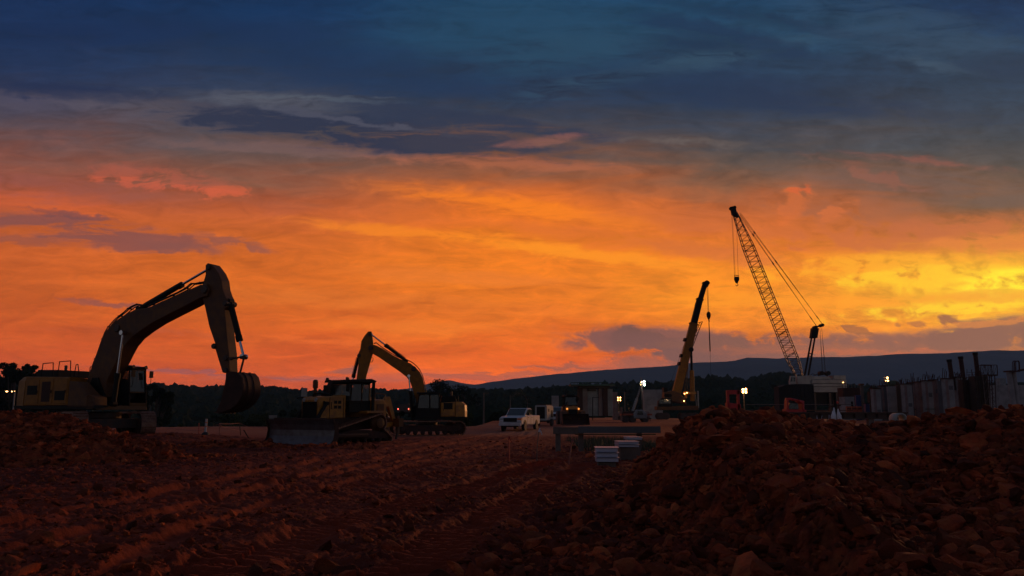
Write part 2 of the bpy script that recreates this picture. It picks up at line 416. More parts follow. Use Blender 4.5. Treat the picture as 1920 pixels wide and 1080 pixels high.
# ------------------------------------------------------------------ materials
def mat(name, col, rough=0.6, metal=0.0, col2=None, scale=3.0, amt=0.5, bump=0.0, bscale=30.0, spec=0.5, dust=None, dust_amt=0.0, coords='Object', extra=None):
    m = bpy.data.materials.new(name); m.use_nodes = True; nt = m.node_tree; b = nt.nodes['Principled BSDF']
    b.inputs['Roughness'].default_value = rough; b.inputs['Metallic'].default_value = metal
    b.inputs['Specular IOR Level'].default_value = spec
    tcn = nt.nodes.new('ShaderNodeTexCoord')
    c = None
    if col2 is None: col2 = tuple(v * 0.62 for v in col)
    n = nt.nodes.new('ShaderNodeTexNoise'); n.inputs['Scale'].default_value = scale; n.inputs['Detail'].default_value = 6
    n.inputs['Roughness'].default_value = 0.65; nt.links.new(tcn.outputs[coords], n.inputs['Vector'])
    mr = nt.nodes.new('ShaderNodeMapRange'); mr.inputs[1].default_value = 0.38; mr.inputs[2].default_value = 0.66
    mr.inputs[4].default_value = amt; nt.links.new(n.outputs[0], mr.inputs[0])
    mx = nt.nodes.new('ShaderNodeMix'); mx.data_type = 'RGBA'; nt.links.new(mr.outputs[0], mx.inputs[0])
    mx.inputs[6].default_value = (*col, 1); mx.inputs[7].default_value = (*col2, 1); out = mx.outputs[2]
    if dust:
        n2 = nt.nodes.new('ShaderNodeTexNoise'); n2.inputs['Scale'].default_value = scale * 2.3; n2.inputs['Detail'].default_value = 5
        nt.links.new(tcn.outputs[coords], n2.inputs['Vector'])
        m2 = nt.nodes.new('ShaderNodeMapRange'); m2.inputs[1].default_value = 0.42; m2.inputs[2].default_value = 0.62
        m2.inputs[4].default_value = dust_amt; nt.links.new(n2.outputs[0], m2.inputs[0])
        mx2 = nt.nodes.new('ShaderNodeMix'); mx2.data_type = 'RGBA'; nt.links.new(m2.outputs[0], mx2.inputs[0])
        nt.links.new(out, mx2.inputs[6]); mx2.inputs[7].default_value = (*dust, 1); out = mx2.outputs[2]
    nt.links.new(out, b.inputs['Base Color'])
    if bump:
        n3 = nt.nodes.new('ShaderNodeTexNoise'); n3.inputs['Scale'].default_value = bscale; n3.inputs['Detail'].default_value = 8; n3.inputs['Roughness'].default_value = 0.68
        nt.links.new(tcn.outputs[coords], n3.inputs['Vector'])
        bp = nt.nodes.new('ShaderNodeBump'); bp.inputs['Strength'].default_value = bump; bp.inputs['Distance'].default_value = 0.05
        nt.links.new(n3.outputs[0], bp.inputs['Height']); nt.links.new(bp.outputs[0], b.inputs['Normal'])
    return m
def emit(name, col, s):
    m = bpy.data.materials.new(name); m.use_nodes = True; b = m.node_tree.nodes['Principled BSDF']
    b.inputs['Base Color'].default_value = (*col, 1); b.inputs['Emission Color'].default_value = (*col, 1); b.inputs['Emission Strength'].default_value = s
    return m
CLAY = (0.30, 0.085, 0.045)
DUST = (0.11, 0.04, 0.022)
M = {}
M['clay'] = mat('red_clay', (0.18, 0.024, 0.009), 0.9, 0, (0.05, 0.007, 0.004), 1.1, 1.0, 1.0, 22.0, 0.2, (0.24, 0.042, 0.016), 0.5)
M['clod'] = mat('clay_lump', (0.42, 0.076, 0.026), 0.92, 0, (0.10, 0.020, 0.011), 2.6, 1.0, 1.0, 26.0, 0.15, (0.30, 0.085, 0.028), 0.6)
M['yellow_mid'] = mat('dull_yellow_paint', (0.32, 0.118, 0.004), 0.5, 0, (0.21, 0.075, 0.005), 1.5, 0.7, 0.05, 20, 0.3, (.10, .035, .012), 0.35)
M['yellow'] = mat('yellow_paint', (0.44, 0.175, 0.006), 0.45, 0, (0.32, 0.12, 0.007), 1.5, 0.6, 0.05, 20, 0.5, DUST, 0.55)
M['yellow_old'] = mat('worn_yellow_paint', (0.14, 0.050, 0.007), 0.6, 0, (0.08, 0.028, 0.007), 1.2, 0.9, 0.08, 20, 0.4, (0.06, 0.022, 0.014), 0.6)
M['black'] = mat('black_paint', (0.010, 0.009, 0.008), 0.6, 0, (0.018, 0.013, 0.010), 2, 0.6, 0.05, spec=0.2)
M['steel'] = mat('dark_steel', (0.05, 0.042, 0.038), 0.5, 0.6, (0.10, 0.05, 0.035), 4, 0.8, 0.1)
M['chrome'] = mat('chrome_rod', (0.62, 0.62, 0.64), 0.16, 1.0, (0.5, 0.5, 0.52), 4, 0.4)
M['track'] = mat('track_steel', (0.30, 0.17, 0.11), 0.45, 0.4, (0.20, 0.08, 0.05), 5, 0.9, 0.2, 40, 0.5, DUST, 0.5)
M['muddy'] = mat('mud_caked_steel', (0.07, 0.028, 0.018), 0.8, 0.1, (0.03, 0.02, 0.018), 3, 0.9, 0.4, 25, 0.3)
M['blade'] = mat('worn_blade_steel', (0.16, 0.15, 0.16), 0.38, 0.55, (0.08, 0.05, 0.05), 2.5, 0.7, 0.08, 20)
M['rust'] = mat('rusty_steel', (0.06, 0.022, 0.014), 0.75, 0.3, (0.03, 0.012, 0.009), 3, 0.9, 0.2)
M['glass'] = mat('cab_glass', (0.02, 0.03, 0.035), 0.06, 0.0, (0.03, 0.04, 0.045), 2, 0.5, spec=0.9)
gt = M['glass'].node_tree; pb = gt.nodes['Principled BSDF']; tr_ = gt.nodes.new('ShaderNodeBsdfTransparent'); tr_.inputs[0].default_value = (.55, .66, .62, 1)
ms_ = gt.nodes.new('ShaderNodeMixShader'); ms_.inputs[0].default_value = .65; gt.links.new(tr_.outputs[0], ms_.inputs[1]); gt.links.new(pb.outputs[0], ms_.inputs[2])
gt.links.new(ms_.outputs[0], [n_ for n_ in gt.nodes if n_.type == 'OUTPUT_MATERIAL'][0].inputs[0])
M['rubber'] = mat('rubber_hose', (0.014, 0.013, 0.013), 0.6)
M['tyre'] = mat('tyre_rubber', (0.03, 0.024, 0.022), 0.8, 0, (0.10, 0.05, 0.035), 5, 0.8, 0.2)
M['white'] = mat('white_paint', (0.50, 0.51, 0.53), 0.28, 0, (0.38, 0.36, 0.35), 1.2, 0.5, 0, 20, 0.6, (0.35, 0.2, 0.15), 0.15)
M['white_dull'] = mat('weathered_white_paint', (0.34, 0.33, 0.30), 0.6, 0, (0.20, 0.18, 0.16), 0.5, 0.8, 0.05)
M['concrete'] = mat('grey_concrete', (0.26, 0.25, 0.245), 0.85, 0, (0.11, 0.11, 0.11), 0.6, 0.8, 0.15, 12)
M['concrete_red'] = mat('clay_stained_concrete', (0.20, 0.15, 0.14), 0.85, 0, (0.15, 0.07, 0.06), 0.6, 0.9, 0.15, 12)
M['concrete_dark'] = mat('dark_concrete', (0.10, 0.10, 0.105), 0.85, 0, (0.06, 0.06, 0.062), 0.6, 0.8, 0.15, 12)  # darker grey variant of the concrete
M['formwork'] = mat('brown_formwork_plywood', (0.045, 0.025, 0.013), 0.7, 0, (0.025, 0.015, 0.009), 0.8, 0.9, 0.1)
M['wood'] = mat('weathered_timber', (0.14, 0.10, 0.08), 0.8, 0, (0.08, 0.055, 0.045), 2.5, 0.9, 0.15)
M['red'] = mat('red_paint', (0.50, 0.018, 0.018), 0.45, 0, (0.32, 0.014, 0.014), 2, 0.6)
M['orange'] = mat('orange_plastic', (0.30, 0.05, 0.015), 0.5)
M['blue'] = mat('blue_paint', (0.012, 0.025, 0.10), 0.5)
M['green'] = mat('green_paint', (0.008, 0.055, 0.03), 0.5, 0, (0.006, 0.03, 0.018), 2, 0.7)
M['tarp'] = mat('dark_tarpaulin', (0.012, 0.008, 0.006), 0.85, 0, (0.012, 0.009, 0.008), 0.4, 0.9, 0.3, 4)
M['cable'] = mat('wire_rope', (0.035, 0.03, 0.03), 0.5, 0.4)
M['bag'] = mat('white_woven_sack', (0.66, 0.66, 0.70), 0.7, 0, (0.45, 0.44, 0.46), 3, 0.8, 0.3, 12)
M['zinc'] = mat('galvanised_sheet', (0.44, 0.49, 0.60), 0.4, 0.2, (0.32, 0.35, 0.43), 2, 0.7, 0.05)
M['bark'] = mat('bark', (0.06, 0.045, 0.035), 0.9)
M['leaf'] = mat('dark_leaves', (0.026, 0.036, 0.022), 1.0, 0, (0.015, 0.021, 0.013), 0.4, 0.9, spec=0.0)
M['slope'] = mat('haze_tinted_forest', (0.105, 0.130, 0.140), 1.0, 0, (0.078, 0.100, 0.112), 0.004, 0.9, spec=0)  # pale blue of distant haze painted into the slope's base colour
M['leaf2'] = mat('olive_leaves', (0.050, 0.060, 0.022), 1.0, 0, (0.026, 0.034, 0.016), 0.4, 0.9, spec=0.0)
M['weed'] = mat('weeds', (0.04, 0.06, 0.025), 0.8, 0, (0.05, 0.05, 0.03), 1, 0.9)
M['lamp_warm'] = emit('warm_lamp', (1.0, 0.50, 0.16), 9)
M['lamp_red'] = emit('red_lamp', (1.0, 0.12, 0.08), 4)
M['lamp_white'] = emit('cool_lamp', (0.75, 1.0, 0.85), 6)
M['lamp_amber'] = emit('amber_marker', (1.0, 0.33, 0.06), 1.2)
M['marker_red'] = mat('amber_lens', (0.65, 0.16, 0.04), 0.3)
M['tape'] = mat('pink_flagging', (0.30, 0.09, 0.07), 0.6)
M['redstake'] = mat('red_stake', (0.45, 0.05, 0.03), 0.7)

# each clod has its own random tone: dark lumps, red ones, a few ochre ones
for key in ('clod',):
    nt = M[key].node_tree; bs = nt.nodes['Principled BSDF']; src_ = bs.inputs['Base Color'].links[0].from_socket
    at_ = nt.nodes.new('ShaderNodeAttribute'); at_.attribute_name = 'tone'
    rp = nt.nodes.new('ShaderNodeValToRGB'); e = rp.color_ramp.elements; e[0].position = 0.0; e[0].color = (.28, .26, .30, 1); e[1].position = 1.0; e[1].color = (1.7, 1.75, 1.6, 1)
    for p_, c_ in ((.35, (.62, .60, .62, 1)), (.7, (1.15, 1.05, 1.0, 1)), (.88, (1.35, 1.25, 1.2, 1))): q = e.new(p_); q.color = c_
    mm_ = nt.nodes.new('ShaderNodeMix'); mm_.data_type = 'RGBA'; mm_.blend_type = 'MULTIPLY'; mm_.inputs[0].default_value = 1.0
    nt.links.new(at_.outputs['Fac'], rp.inputs[0]); nt.links.new(src_, mm_.inputs[6]); nt.links.new(rp.outputs[0], mm_.inputs[7]); nt.links.new(mm_.outputs[2], bs.inputs['Base Color'])
# ================================================================== terrain
def yard_h(x, y):
    """broad level of the site"""
    z = 0.42 * sstep(62, 88, y) + 0.0 * x
    z = z + 0.55 * np.exp(-(((x + 20.0) / 6.5) ** 4 + ((y - 40.5) / 5.0) ** 4))
    z = z + 0.10 * np.exp(-(((x + 8.5) / 5.0) ** 4 + ((y - 41.0) / 5.0) ** 4))
    return z
RUTS = [  # wheel and track paths over the clay: points, width, depth, cleat spacing
    ([(-7.6, 8.5), (-7.2, 13), (-6.9, 19), (-6.2, 30), (-3.2, 50), (-.6, 70)], 0.55, 0.06, 0.0),
    ([(-5.9, 8.5), (-5.5, 13), (-5.2, 19), (-4.5, 30), (-1.9, 50), (.8, 70)], 0.55, 0.06, 0.0),
    ([(-9.5, 12), (-7.0, 16.5), (-4.7, 21), (-2.9, 32), (-.3, 48), (1.2, 66)], 0.45, 0.06, 0.0),
    ([(-3.9, 7.5), (-4.3, 12), (-3.9, 19), (-2.0, 32), (.5, 48), (2.0, 66)], 0.45, 0.05, 0.0),
    ([(-3.1, 7.0), (-2.75, 10), (-2.3, 12.5), (-1.5, 15.5), (-.35, 20), (1.6, 28)], 0.95, 0.075, 0.23),
    ([(-1.2, 6.5), (-.95, 9.5), (-.55, 12), (.1, 15), (.95, 19), (2.2, 25)], 0.8, 0.07, 0.23),
    ([(-14, 14), (-9, 17), (-3.6, 22), (.5, 30)], 0.6, 0.055, 0.24),
    ([(-12, 10.5), (-8, 12.6), (-4.4, 17), (-.5, 24)], 0.6, 0.055, 0.24),
    ([(-11, 30), (-5, 31.5), (1, 36), (5, 43)], 0.5, 0.05, 0.24),
]
def polyline_st(x, y, pts):
    """distance across and along a smoothed line"""
    P = [np.array(p, float) for p in pts]; Q = []
    for i in range(len(P) - 1):
        p0 = P[max(i - 1, 0)]; p1, p2 = P[i], P[i + 1]; p3 = P[min(i + 2, len(P) - 1)]
        for t in np.linspace(0, 1, 7)[:-1]:
            Q.append(0.5 * (2 * p1 + (p2 - p0) * t + (2 * p0 - 5 * p1 + 4 * p2 - p3) * t * t + (3 * p1 - p0 - 3 * p2 + p3) * t ** 3))
    Q.append(P[-1]); best = np.full(x.shape, 1e9); along = np.zeros(x.shape); L = 0
    for a, b in zip(Q[:-1], Q[1:]):
        d = b - a; l = np.hypot(*d); t = np.clip(((x - a[0]) * d[0] + (y - a[1]) * d[1]) / l ** 2, 0, 1)
        dist = np.hypot(x - a[0] - t * d[0], y - a[1] - t * d[1]); c = dist < best
        best = np.where(c, dist, best); along = np.where(c, L + t * l, along); L += l
    return best, along
def ground_z(x, y):
    x = np.asarray(x, float); y = np.asarray(y, float); r = np.hypot(x, y)
    z = yard_h(x, y)
    near = 1 - sstep(60, 120, r)
    z = z + 0.16 * fbm(x / 6.0, y / 6.0, 3, 3) * (0.4 + 0.6 * near)
    packed = np.zeros(x.shape); rut = np.zeros(x.shape); band = np.zeros(x.shape)
    for pts, wd, dep, cl in RUTS:
        d, s = polyline_st(x, y, pts)
        d = d + fbm(x * 1.5, y * 1.5, 2, 44) * 0.16 + np.abs(fbm(x * 0.45, y * 0.45, 2, 46)) * 0.5
        m = 1 - sstep(wd * 0.42, wd * 0.62, d)
        packed = np.maximum(packed, (1 - sstep(wd * 0.35, wd * 1.1, d)) * np.clip(0.8 + 1.3 * fbm(x * 1.7, y * 0.8, 3, 48), 0, 1)); band = np.maximum(band, 1 - sstep(wd * 0.42, wd * 0.68, d))
        lip = np.exp(-((d - wd * 0.68) / 0.12) ** 2)
        rut = rut - m * dep * 0.8 + lip * dep * 0.9 * np.clip(0.55 + 1.8 * fbm(x * 1.3, y * 1.3, 3, 47), 0, 1)
        if cl: rut = rut + m * dep * 1.35 * (np.clip(np.sin(s * 2 * math.pi / cl + fbm(x * 2, y * 2, 2, 9) * 3.0) * 1.6, -0.6, 1) - 0.1) * (0.35 + 0.65 * (vnoise(x * 1.1, y * 1.1, 12) > -0.25))
    wide = 1 - sstep(3.0, 5.5, polyline_st(x, y, [(-6.4, 8.0), (-6.0, 13.0), (-5.4, 19), (-4.2, 30), (-1.4, 48), (1.2, 66)])[0] + fbm(x / 2, y / 2, 2, 8) * 2)
    flat = np.maximum(packed, 0.55 * wide)
    flat = np.maximum(flat, sstep(44, 60, y))
    rough = (1 - 0.70 * flat) * (1 - 0.85 * band) * near
    dens = sstep(-0.22, 0.25, fbm(x / 2.3, y / 2.3, 3, 21) + 0.08)
    c1 = clods(x, y, 0.55, 61) * 0.12 * dens + clods(x, y, 0.21, 62) * 0.075 * (0.3 + 0.7 * dens)
    c2 = clods(x, y, 0.085, 63) * 0.035
    z = z + (c1 + c2) * rough + rut * near
    z = z + fbm(x * 3.1, y * 3.1, 5, 5, 0.65) * 0.105 * near * (1 - 0.45 * flat) * (1 - 0.55 * band) - np.clip(0.10 - np.abs(fbm(x * 2.2, y * 3.4, 3, 88)), 0, 1) * 0.5 * near * (1 - flat * .6)
    # ridges left by the blade along the haul road
    u = x * 0.92 - y * 0.30
    z = z + np.clip(np.abs(fbm(u * 2.0, (x * 0.3 + y * 0.92) * 0.22, 3, 71)) * 2 - 0.12, 0, 1) * 0.07 * wide * near
    # the left of the site ends in a bank down to the wooded valley
    edge = 78 + 5 * fbm(x / 9, y / 9, 2, 33)
    left = sstep(-3, -9, x + 0.0 * y) * sstep(0.0, 8.0, y - edge)
    left = np.maximum(left, sstep(0, 30, -x - 62))
    z = z - 14 * left * sstep(0, 60, y - edge + 6) - 2.0 * left
    return z, np.maximum(np.maximum(flat * 0.9, packed), band * 0.97)
# one sheet all round the camera, fine ahead of it
naz = np.concatenate([np.linspace(-38, 38, 760), np.linspace(38, 322, 72)[1:-1]])
azr = np.radians(naz)
rr = np.concatenate([[0.02, 1.5, 3.0, 4.5, 5.6], np.geomspace(6.3, 30, 420), np.geomspace(30, 90, 190)[1:], np.geomspace(90, 420, 60)[1:]])
AZg, RRg = np.meshgrid(azr, rr)
gx, gy = np.sin(AZg) * RRg, np.cos(AZg) * RRg
gz, gp = ground_z(gx, gy)
gz = np.where(RRg < 5, gz * 0.3, gz)
nr, na = gx.shape
idx = np.arange(nr * na).reshape(nr, na); nx_ = np.roll(idx, -1, axis=1)
F = np.stack([idx[:-1], nx_[:-1], nx_[1:], idx[1:]], -1).reshape(-1, 4)[:, ::-1]
# clay with a colour that follows how firmly it has been driven over
gm = M['clay'].copy(); gm.name = 'site_clay'; nt = gm.node_tree; bs = nt.nodes['Principled BSDF']
an = nt.nodes.new('ShaderNodeAttribute'); an.attribute_name = 'packed'
src_ = bs.inputs['Base Color'].links[0].from_socket
mx = nt.nodes.new('ShaderNodeMix'); mx.data_type = 'RGBA'; mlt = nt.nodes.new('ShaderNodeMath'); mlt.operation = 'MULTIPLY'; mlt.inputs[1].default_value = 0.75
nt.links.new(an.outputs['Fac'], mlt.inputs[0]); nt.links.new(mlt.outputs[0], mx.inputs[0]); nt.links.new(src_, mx.inputs[6])
mx.inputs[7].default_value = (0.29, 0.046, 0.017, 1); nt.links.new(mx.outputs[2], bs.inputs['Base Color'])
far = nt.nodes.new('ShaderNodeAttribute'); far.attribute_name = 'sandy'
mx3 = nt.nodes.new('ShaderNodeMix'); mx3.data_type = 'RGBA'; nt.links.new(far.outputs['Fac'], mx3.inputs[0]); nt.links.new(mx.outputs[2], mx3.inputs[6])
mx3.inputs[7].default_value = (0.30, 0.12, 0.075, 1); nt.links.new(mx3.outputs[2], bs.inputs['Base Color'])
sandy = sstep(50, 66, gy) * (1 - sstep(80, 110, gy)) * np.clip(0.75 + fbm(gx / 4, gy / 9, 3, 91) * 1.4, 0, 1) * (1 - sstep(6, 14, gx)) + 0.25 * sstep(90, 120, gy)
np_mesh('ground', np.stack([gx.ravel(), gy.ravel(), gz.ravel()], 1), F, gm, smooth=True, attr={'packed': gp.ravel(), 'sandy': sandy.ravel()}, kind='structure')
def gz_at(x, y): return float(ground_z(np.array([x]), np.array([y]))[0][0])

# ---- rock-like lumps scattered over a surface, as one mesh
def ico(sub):
    import bmesh
    b = bmesh.new(); bmesh.ops.create_icosphere(b, subdivisions=sub, radius=1.0)
    v = np.array([x.co[:] for x in b.verts]); f = np.array([[q.index for q in p.verts] for p in b.faces]); b.free(); return v, f
def lumps(P, S, sub, seed, flat=0.75, rough=0.35):
    r = np.random.default_rng(seed); v, f = ico(sub); n = len(P); nv = len(v)
    pool = []
    for k in range(24):
        q = v.copy()
        for _ in range(9):      # cut facets: broken clay
            d = r.normal(size=3); d /= np.linalg.norm(d); h = r.uniform(0.35, 0.8)
            t = q @ d; q = q - np.outer(np.clip(t - h, 0, None), d)
        q *= 1 + r.normal(size=(nv, 1)) * rough * 0.28
        pool.append(q)
    pool = np.array(pool)[r.integers(0, 24, n)]
    A = r.uniform(0, 2 * np.pi, n); B = r.uniform(-0.6, 0.6, n); C = r.uniform(-0.6, 0.6, n)
    ca, sa, cb, sb, cc, s_c = np.cos(A), np.sin(A), np.cos(B), np.sin(B), np.cos(C), np.sin(C)
    sc3 = np.stack([r.uniform(0.8, 1.7, n), r.uniform(0.6, 1.2, n), r.uniform(0.32, 0.95, n) * flat / 0.75], 1) * S[:, None]
    Q = pool * sc3[:, None, :]
    x, y, z = Q[..., 0], Q[..., 1], Q[..., 2]
    y, z = y * cb[:, None] - z * sb[:, None], y * sb[:, None] + z * cb[:, None]
    x, z = x * cc[:, None] - z * s_c[:, None], x * s_c[:, None] + z * cc[:, None]
    x, y = x * ca[:, None] - y * sa[:, None], x * sa[:, None] + y * ca[:, None]
    Q = np.stack([x, y, z], -1) + P[:, None, :]
    FF = f[None] + (np.arange(n) * nv)[:, None, None]
    return Q.reshape(-1, 3), FF.reshape(-1, 3), np.repeat(r.uniform(0, 1, n), nv)
def cat2(a, b): return (np.concatenate([a[0], b[0]]), np.concatenate([a[1], b[1] + len(a[0])])) + ((np.concatenate([a[2], b[2]]),) if len(a) > 2 else ())

# ---- heaps of dug clay
def heap(name, x0, x1, y0, y1, step, H, label, nbig, nsmall, seed, smin=0.0):
    xs = np.arange(x0, x1, step); ys = np.arange(y0, y1, step)
    X, Y = np.meshgrid(xs, ys); Z, inside = H(X, Y)
    body = clods(X, Y, 0.62, seed) * 0.13 + clods(X, Y, 0.27, seed + 1) * 0.12 + clods(X, Y, 0.12, seed + 2) * 0.065 + fbm(X * 1.1, Y * 1.1, 4, seed + 3, 0.6) * 0.30 + fbm(X * 7, Y * 7, 4, seed + 4, 0.65) * 0.12 - 0.06
    Zt = Z + body * inside - (1 - inside) * 0.25
    n1, n2 = X.shape; ii = np.arange(n1 * n2).reshape(n1, n2)
    Fq = np.stack([ii[:-1, :-1], ii[:-1, 1:], ii[1:, 1:], ii[1:, :-1]], -1).reshape(-1, 4)
    o = np_mesh(name, np.stack([X.ravel(), Y.ravel(), Zt.ravel()], 1), Fq, M['clod'], smooth=True, attr={'tone': (0.25 + 0.5 * worley(X / 0.2 + fbm(X * 6, Y * 6, 2, 3), Y / 0.2, seed + 7)[2]).ravel()}, label=label, cat='dirt pile', group='heaps of dug red clay')
    r = np.random.default_rng(seed)
    def scatter(n, s0, s1, sub, pw, sd):
        px_ = r.uniform(x0 + 0.2, x1 - 0.2, n * 3); py_ = r.uniform(y0 + 0.2, y1 - 0.2, n * 3)
        hz, ins = H(px_, py_); dens = 0.35 + 0.65 * (fbm(px_ / 1.1, py_ / 1.1, 2, seed + 8) > -0.05)
        k = np.where((ins * dens > r.uniform(0.05, 1, n * 3)) & (np.hypot(px_, py_) > 4))[0][:n]; px_, py_ = px_[k], py_[k]
        i = np.clip(((py_ - y0) / step).astype(int), 0, n1 - 1); j = np.clip(((px_ - x0) / step).astype(int), 0, n2 - 1)
        S = s0 + (s1 - s0) * r.uniform(0, 1, len(k)) ** pw
        return lumps(np.stack([px_, py_, Zt[i, j] + S * 0.15], 1), S, sub, sd)
    V_, F_, T_ = cat2(scatter(nbig, 0.045, 0.21, 2, 4.0, seed + 1), scatter(nsmall, 0.014, 0.065, 1, 1.8, seed + 2))
    np_mesh('loose_clods', V_, F_, M['clod'], parent=o, kind='stuff', attr={'tone': T_})
    return o
def tab(px_list, z_list): return lambda q: np.interp(q, px_list, z_list)
# right heap: crest about 15 m away
def H_right(X, Y):
    yc = 15.2 + 0.6 * fbm(X / 3, X * 0 + 2, 2, 5) + 0.10 * (X - 3)
    pxc = 960 + X / yc * FP
    crest_py = np.interp(pxc, [1080, 1150, 1205, 1240, 1262, 1300, 1350, 1400, 1450, 1490, 1540, 1600, 1660, 1700, 1750, 1800, 1850, 1890, 1920, 2100], [985, 925, 860, 812, 778, 772, 773, 777, 781, 789, 801, 806, 803, 801, 789, 781, 778, 771, 767, 765])
    hc = 1.6 + (HOR - crest_py) * yc / FP; hc = np.clip(hc, 0, 3)
    d = yc - Y
    front = hc - np.clip(d, 0, None) * 0.30 * (0.75 + 0.25 * np.cos(X * 1.1)) 
    front = np.maximum(front, 0.42 * np.exp(-np.clip(d - 2.5, 0, None) / 3.2) * np.clip(hc, 0, 1))
    back = hc - np.clip(-d, 0, None) * 0.62
    z = np.where(d > 0, front, back)
    # left flank: the toe runs towards the camera
    toe = np.interp(Y, [5.5, 8, 10, 12.5, 14, 16], [-0.2, 0.25, 0.45, 0.60, 1.15, 2.0]) + 0.35 * fbm(X, Y, 2, 6)
    side = np.clip((X - toe) * 0.72, 0, None)
    z = np.minimum(z, side + 0.0)
    inside = sstep(0.0, 0.5, X - toe + 0.1) * sstep(17.9, 17.2, Y)
    return z * inside, inside
heap('dirt_pile', -0.8, 13.0, 6.0, 18.4, 0.026, H_right, 'long heap of broken red clay clods filling the right foreground', 8500, 62000, 300)
def H_left(X, Y):
    yc = 27.0 + 0.8 * fbm(X / 3, X * 0, 2, 15)
    pxc = 960 + X / yc * FP
    crest_py = np.interp(pxc, [-400, 0, 60, 120, 180, 230, 270, 310, 340, 380, 420], [770, 775, 774, 780, 795, 812, 823, 830, 840, 856, 880])
    hc = np.clip(1.6 + (HOR - crest_py) * yc / FP, 0, 3)
    d = yc - Y
    z = np.where(d > 0, hc - np.clip(d, 0, None) * 0.42, hc + np.clip(d, None, 0) * 0.6)
    inside = sstep(420, 330, pxc) * sstep(22.3, 24.2, Y + 0.5 * fbm(X / 2, Y / 2, 2, 8)) * sstep(31.2, 30.2, Y)
    return np.clip(z, 0, None) * inside, inside
heap('dirt_pile', -24.0, -10.2, 22.0, 31.5, 0.045, H_left, 'low heap of red clay in front of the large excavator', 3500, 9000, 400)

# loose clods lying about the open ground
r_ = np.random.default_rng(55)
def field(n, y0, y1, s0, s1, sub, pw, seed):
    yy = y0 * (y1 / y0) ** r_.uniform(0, 1, n); xx = r_.uniform(-0.7, 0.62, n) * yy
    z, pk = ground_z(xx, yy); k = (r_.uniform(0, 1, n) > pk * 1.0) & (fbm(xx / 2.3, yy / 2.3, 3, 21) > r_.uniform(-0.45, 0.3, n))
    xx, yy, z = xx[k], yy[k], z[k]; S = s0 + (s1 - s0) * r_.uniform(0, 1, len(xx)) ** pw
    return lumps(np.stack([xx, yy, z + S * 0.1], 1), S, sub, seed)
V_, F_, T_ = cat2(field(9000, 6.5, 46, 0.025, 0.16, 2, 3.5, 1), field(34000, 6.5, 40, 0.012, 0.05, 1, 1.5, 2))
np_mesh('loose_clods', V_, F_, M['clod'], kind='stuff', attr={'tone': T_}, label='loose clods of red clay lying over the churned ground', cat='clods')
# low bank of clods along the far edge of the clay, between the left heap and the bulldozer
def berm(x0, x1, yc, h, n, seed, label):
    def H(X, Y):
        e = sstep(0, 0.8, X - x0) * sstep(0, 0.8, x1 - X)
        d = np.abs(Y - yc - 0.5 * fbm(X / 2, X * 0, 2, seed)); z = np.clip(h * (0.75 + 0.9 * fbm(X / 1.6, X * 0 + 7, 2, seed + 1)) - d * 0.33, 0, None)
        return z * e + 0.02, e * sstep(1.7, 0.9, d)
    heap('dirt_berm', x0, x1, yc - 2, yc + 2, 0.05, H, label, n, n * 3, seed)
berm(-17.2, -9.6, 36.2, 0.34, 500, 510, 'low ragged clay bank left of the bulldozer blade')
berm(-11.8, -5.6, 36.0, 0.20, 260, 520, 'thin ridge of clay under the bulldozer blade')

# ================================================================== machines
class Frame:
    def __init__(s, x, y, z, h):
        s.o = Vector((x, y, z)); s.h = h; s.f = Vector((math.cos(h), math.sin(h), 0)); s.l = Vector((-math.sin(h), math.cos(h), 0))
    def on(s, px, py, l=0.0):
        """(forward, up) in the machine's own side plane of the spot seen at a photo position"""
        d = ray(px, py); t = ((s.o - CAM).dot(s.l) + l) / d.dot(s.l); P = CAM + d * t - s.o
        return (P.dot(s.f), P.z)
    def outline(s, pts, l=0.0): return [s.on(px, py, l) for px, py in pts]

def track_loop(L, H, zc=None, n=10, drop=0.0):
    """closed path of a crawler track seen from the side, centred on x=0, on the ground at z=0"""
    r = H / 2; pts = []
    for i in range(n + 1):
        a = -math.pi / 2 + math.pi * i / n; pts.append((L / 2 - r + r * math.cos(a), r + r * math.sin(a)))
    for i in range(n + 1):
        a = math.pi / 2 + math.pi * i / n; pts.append((-L / 2 + r + r * math.cos(a), r + r * math.sin(a)))
    return pts
def shoes(m, loop, y, width, pitch=0.2, th=0.05, grouser=0.045):
    """track shoes laid along a closed loop"""
    n = len(loop); seg = [Vector((loop[(i + 1) % n][0] - loop[i][0], loop[(i + 1) % n][1] - loop[i][1])) for i in range(n)]
    tot = sum(q.length for q in seg); cnt = max(int(tot / pitch), 8); step = tot / cnt; i = 0; acc = 0.0
    for k in range(cnt):
        t = (k + 0.5) * step
        while i < n - 1 and acc + seg[i].length < t: acc += seg[i].length; i += 1
        u = (t - acc) / max(seg[i].length, 1e-6); p = Vector(loop[i]) + seg[i] * u; d = seg[i].normalized(); ang = math.atan2(d.y, d.x)
        m.box((p.x, y, p.y), (step * 0.94, width, th), ry=-ang)
        nn = Vector((d.y, -d.x)); q = p + nn * (th / 2 + grouser / 2)
        m.box((q.x, y, q.y), (0.035, width * 0.98, grouser), ry=-ang)
        q = q + d * step * 0.33; m.box((q.x, y, q.y), (0.03, width * 0.98, grouser * 0.8), ry=-ang)
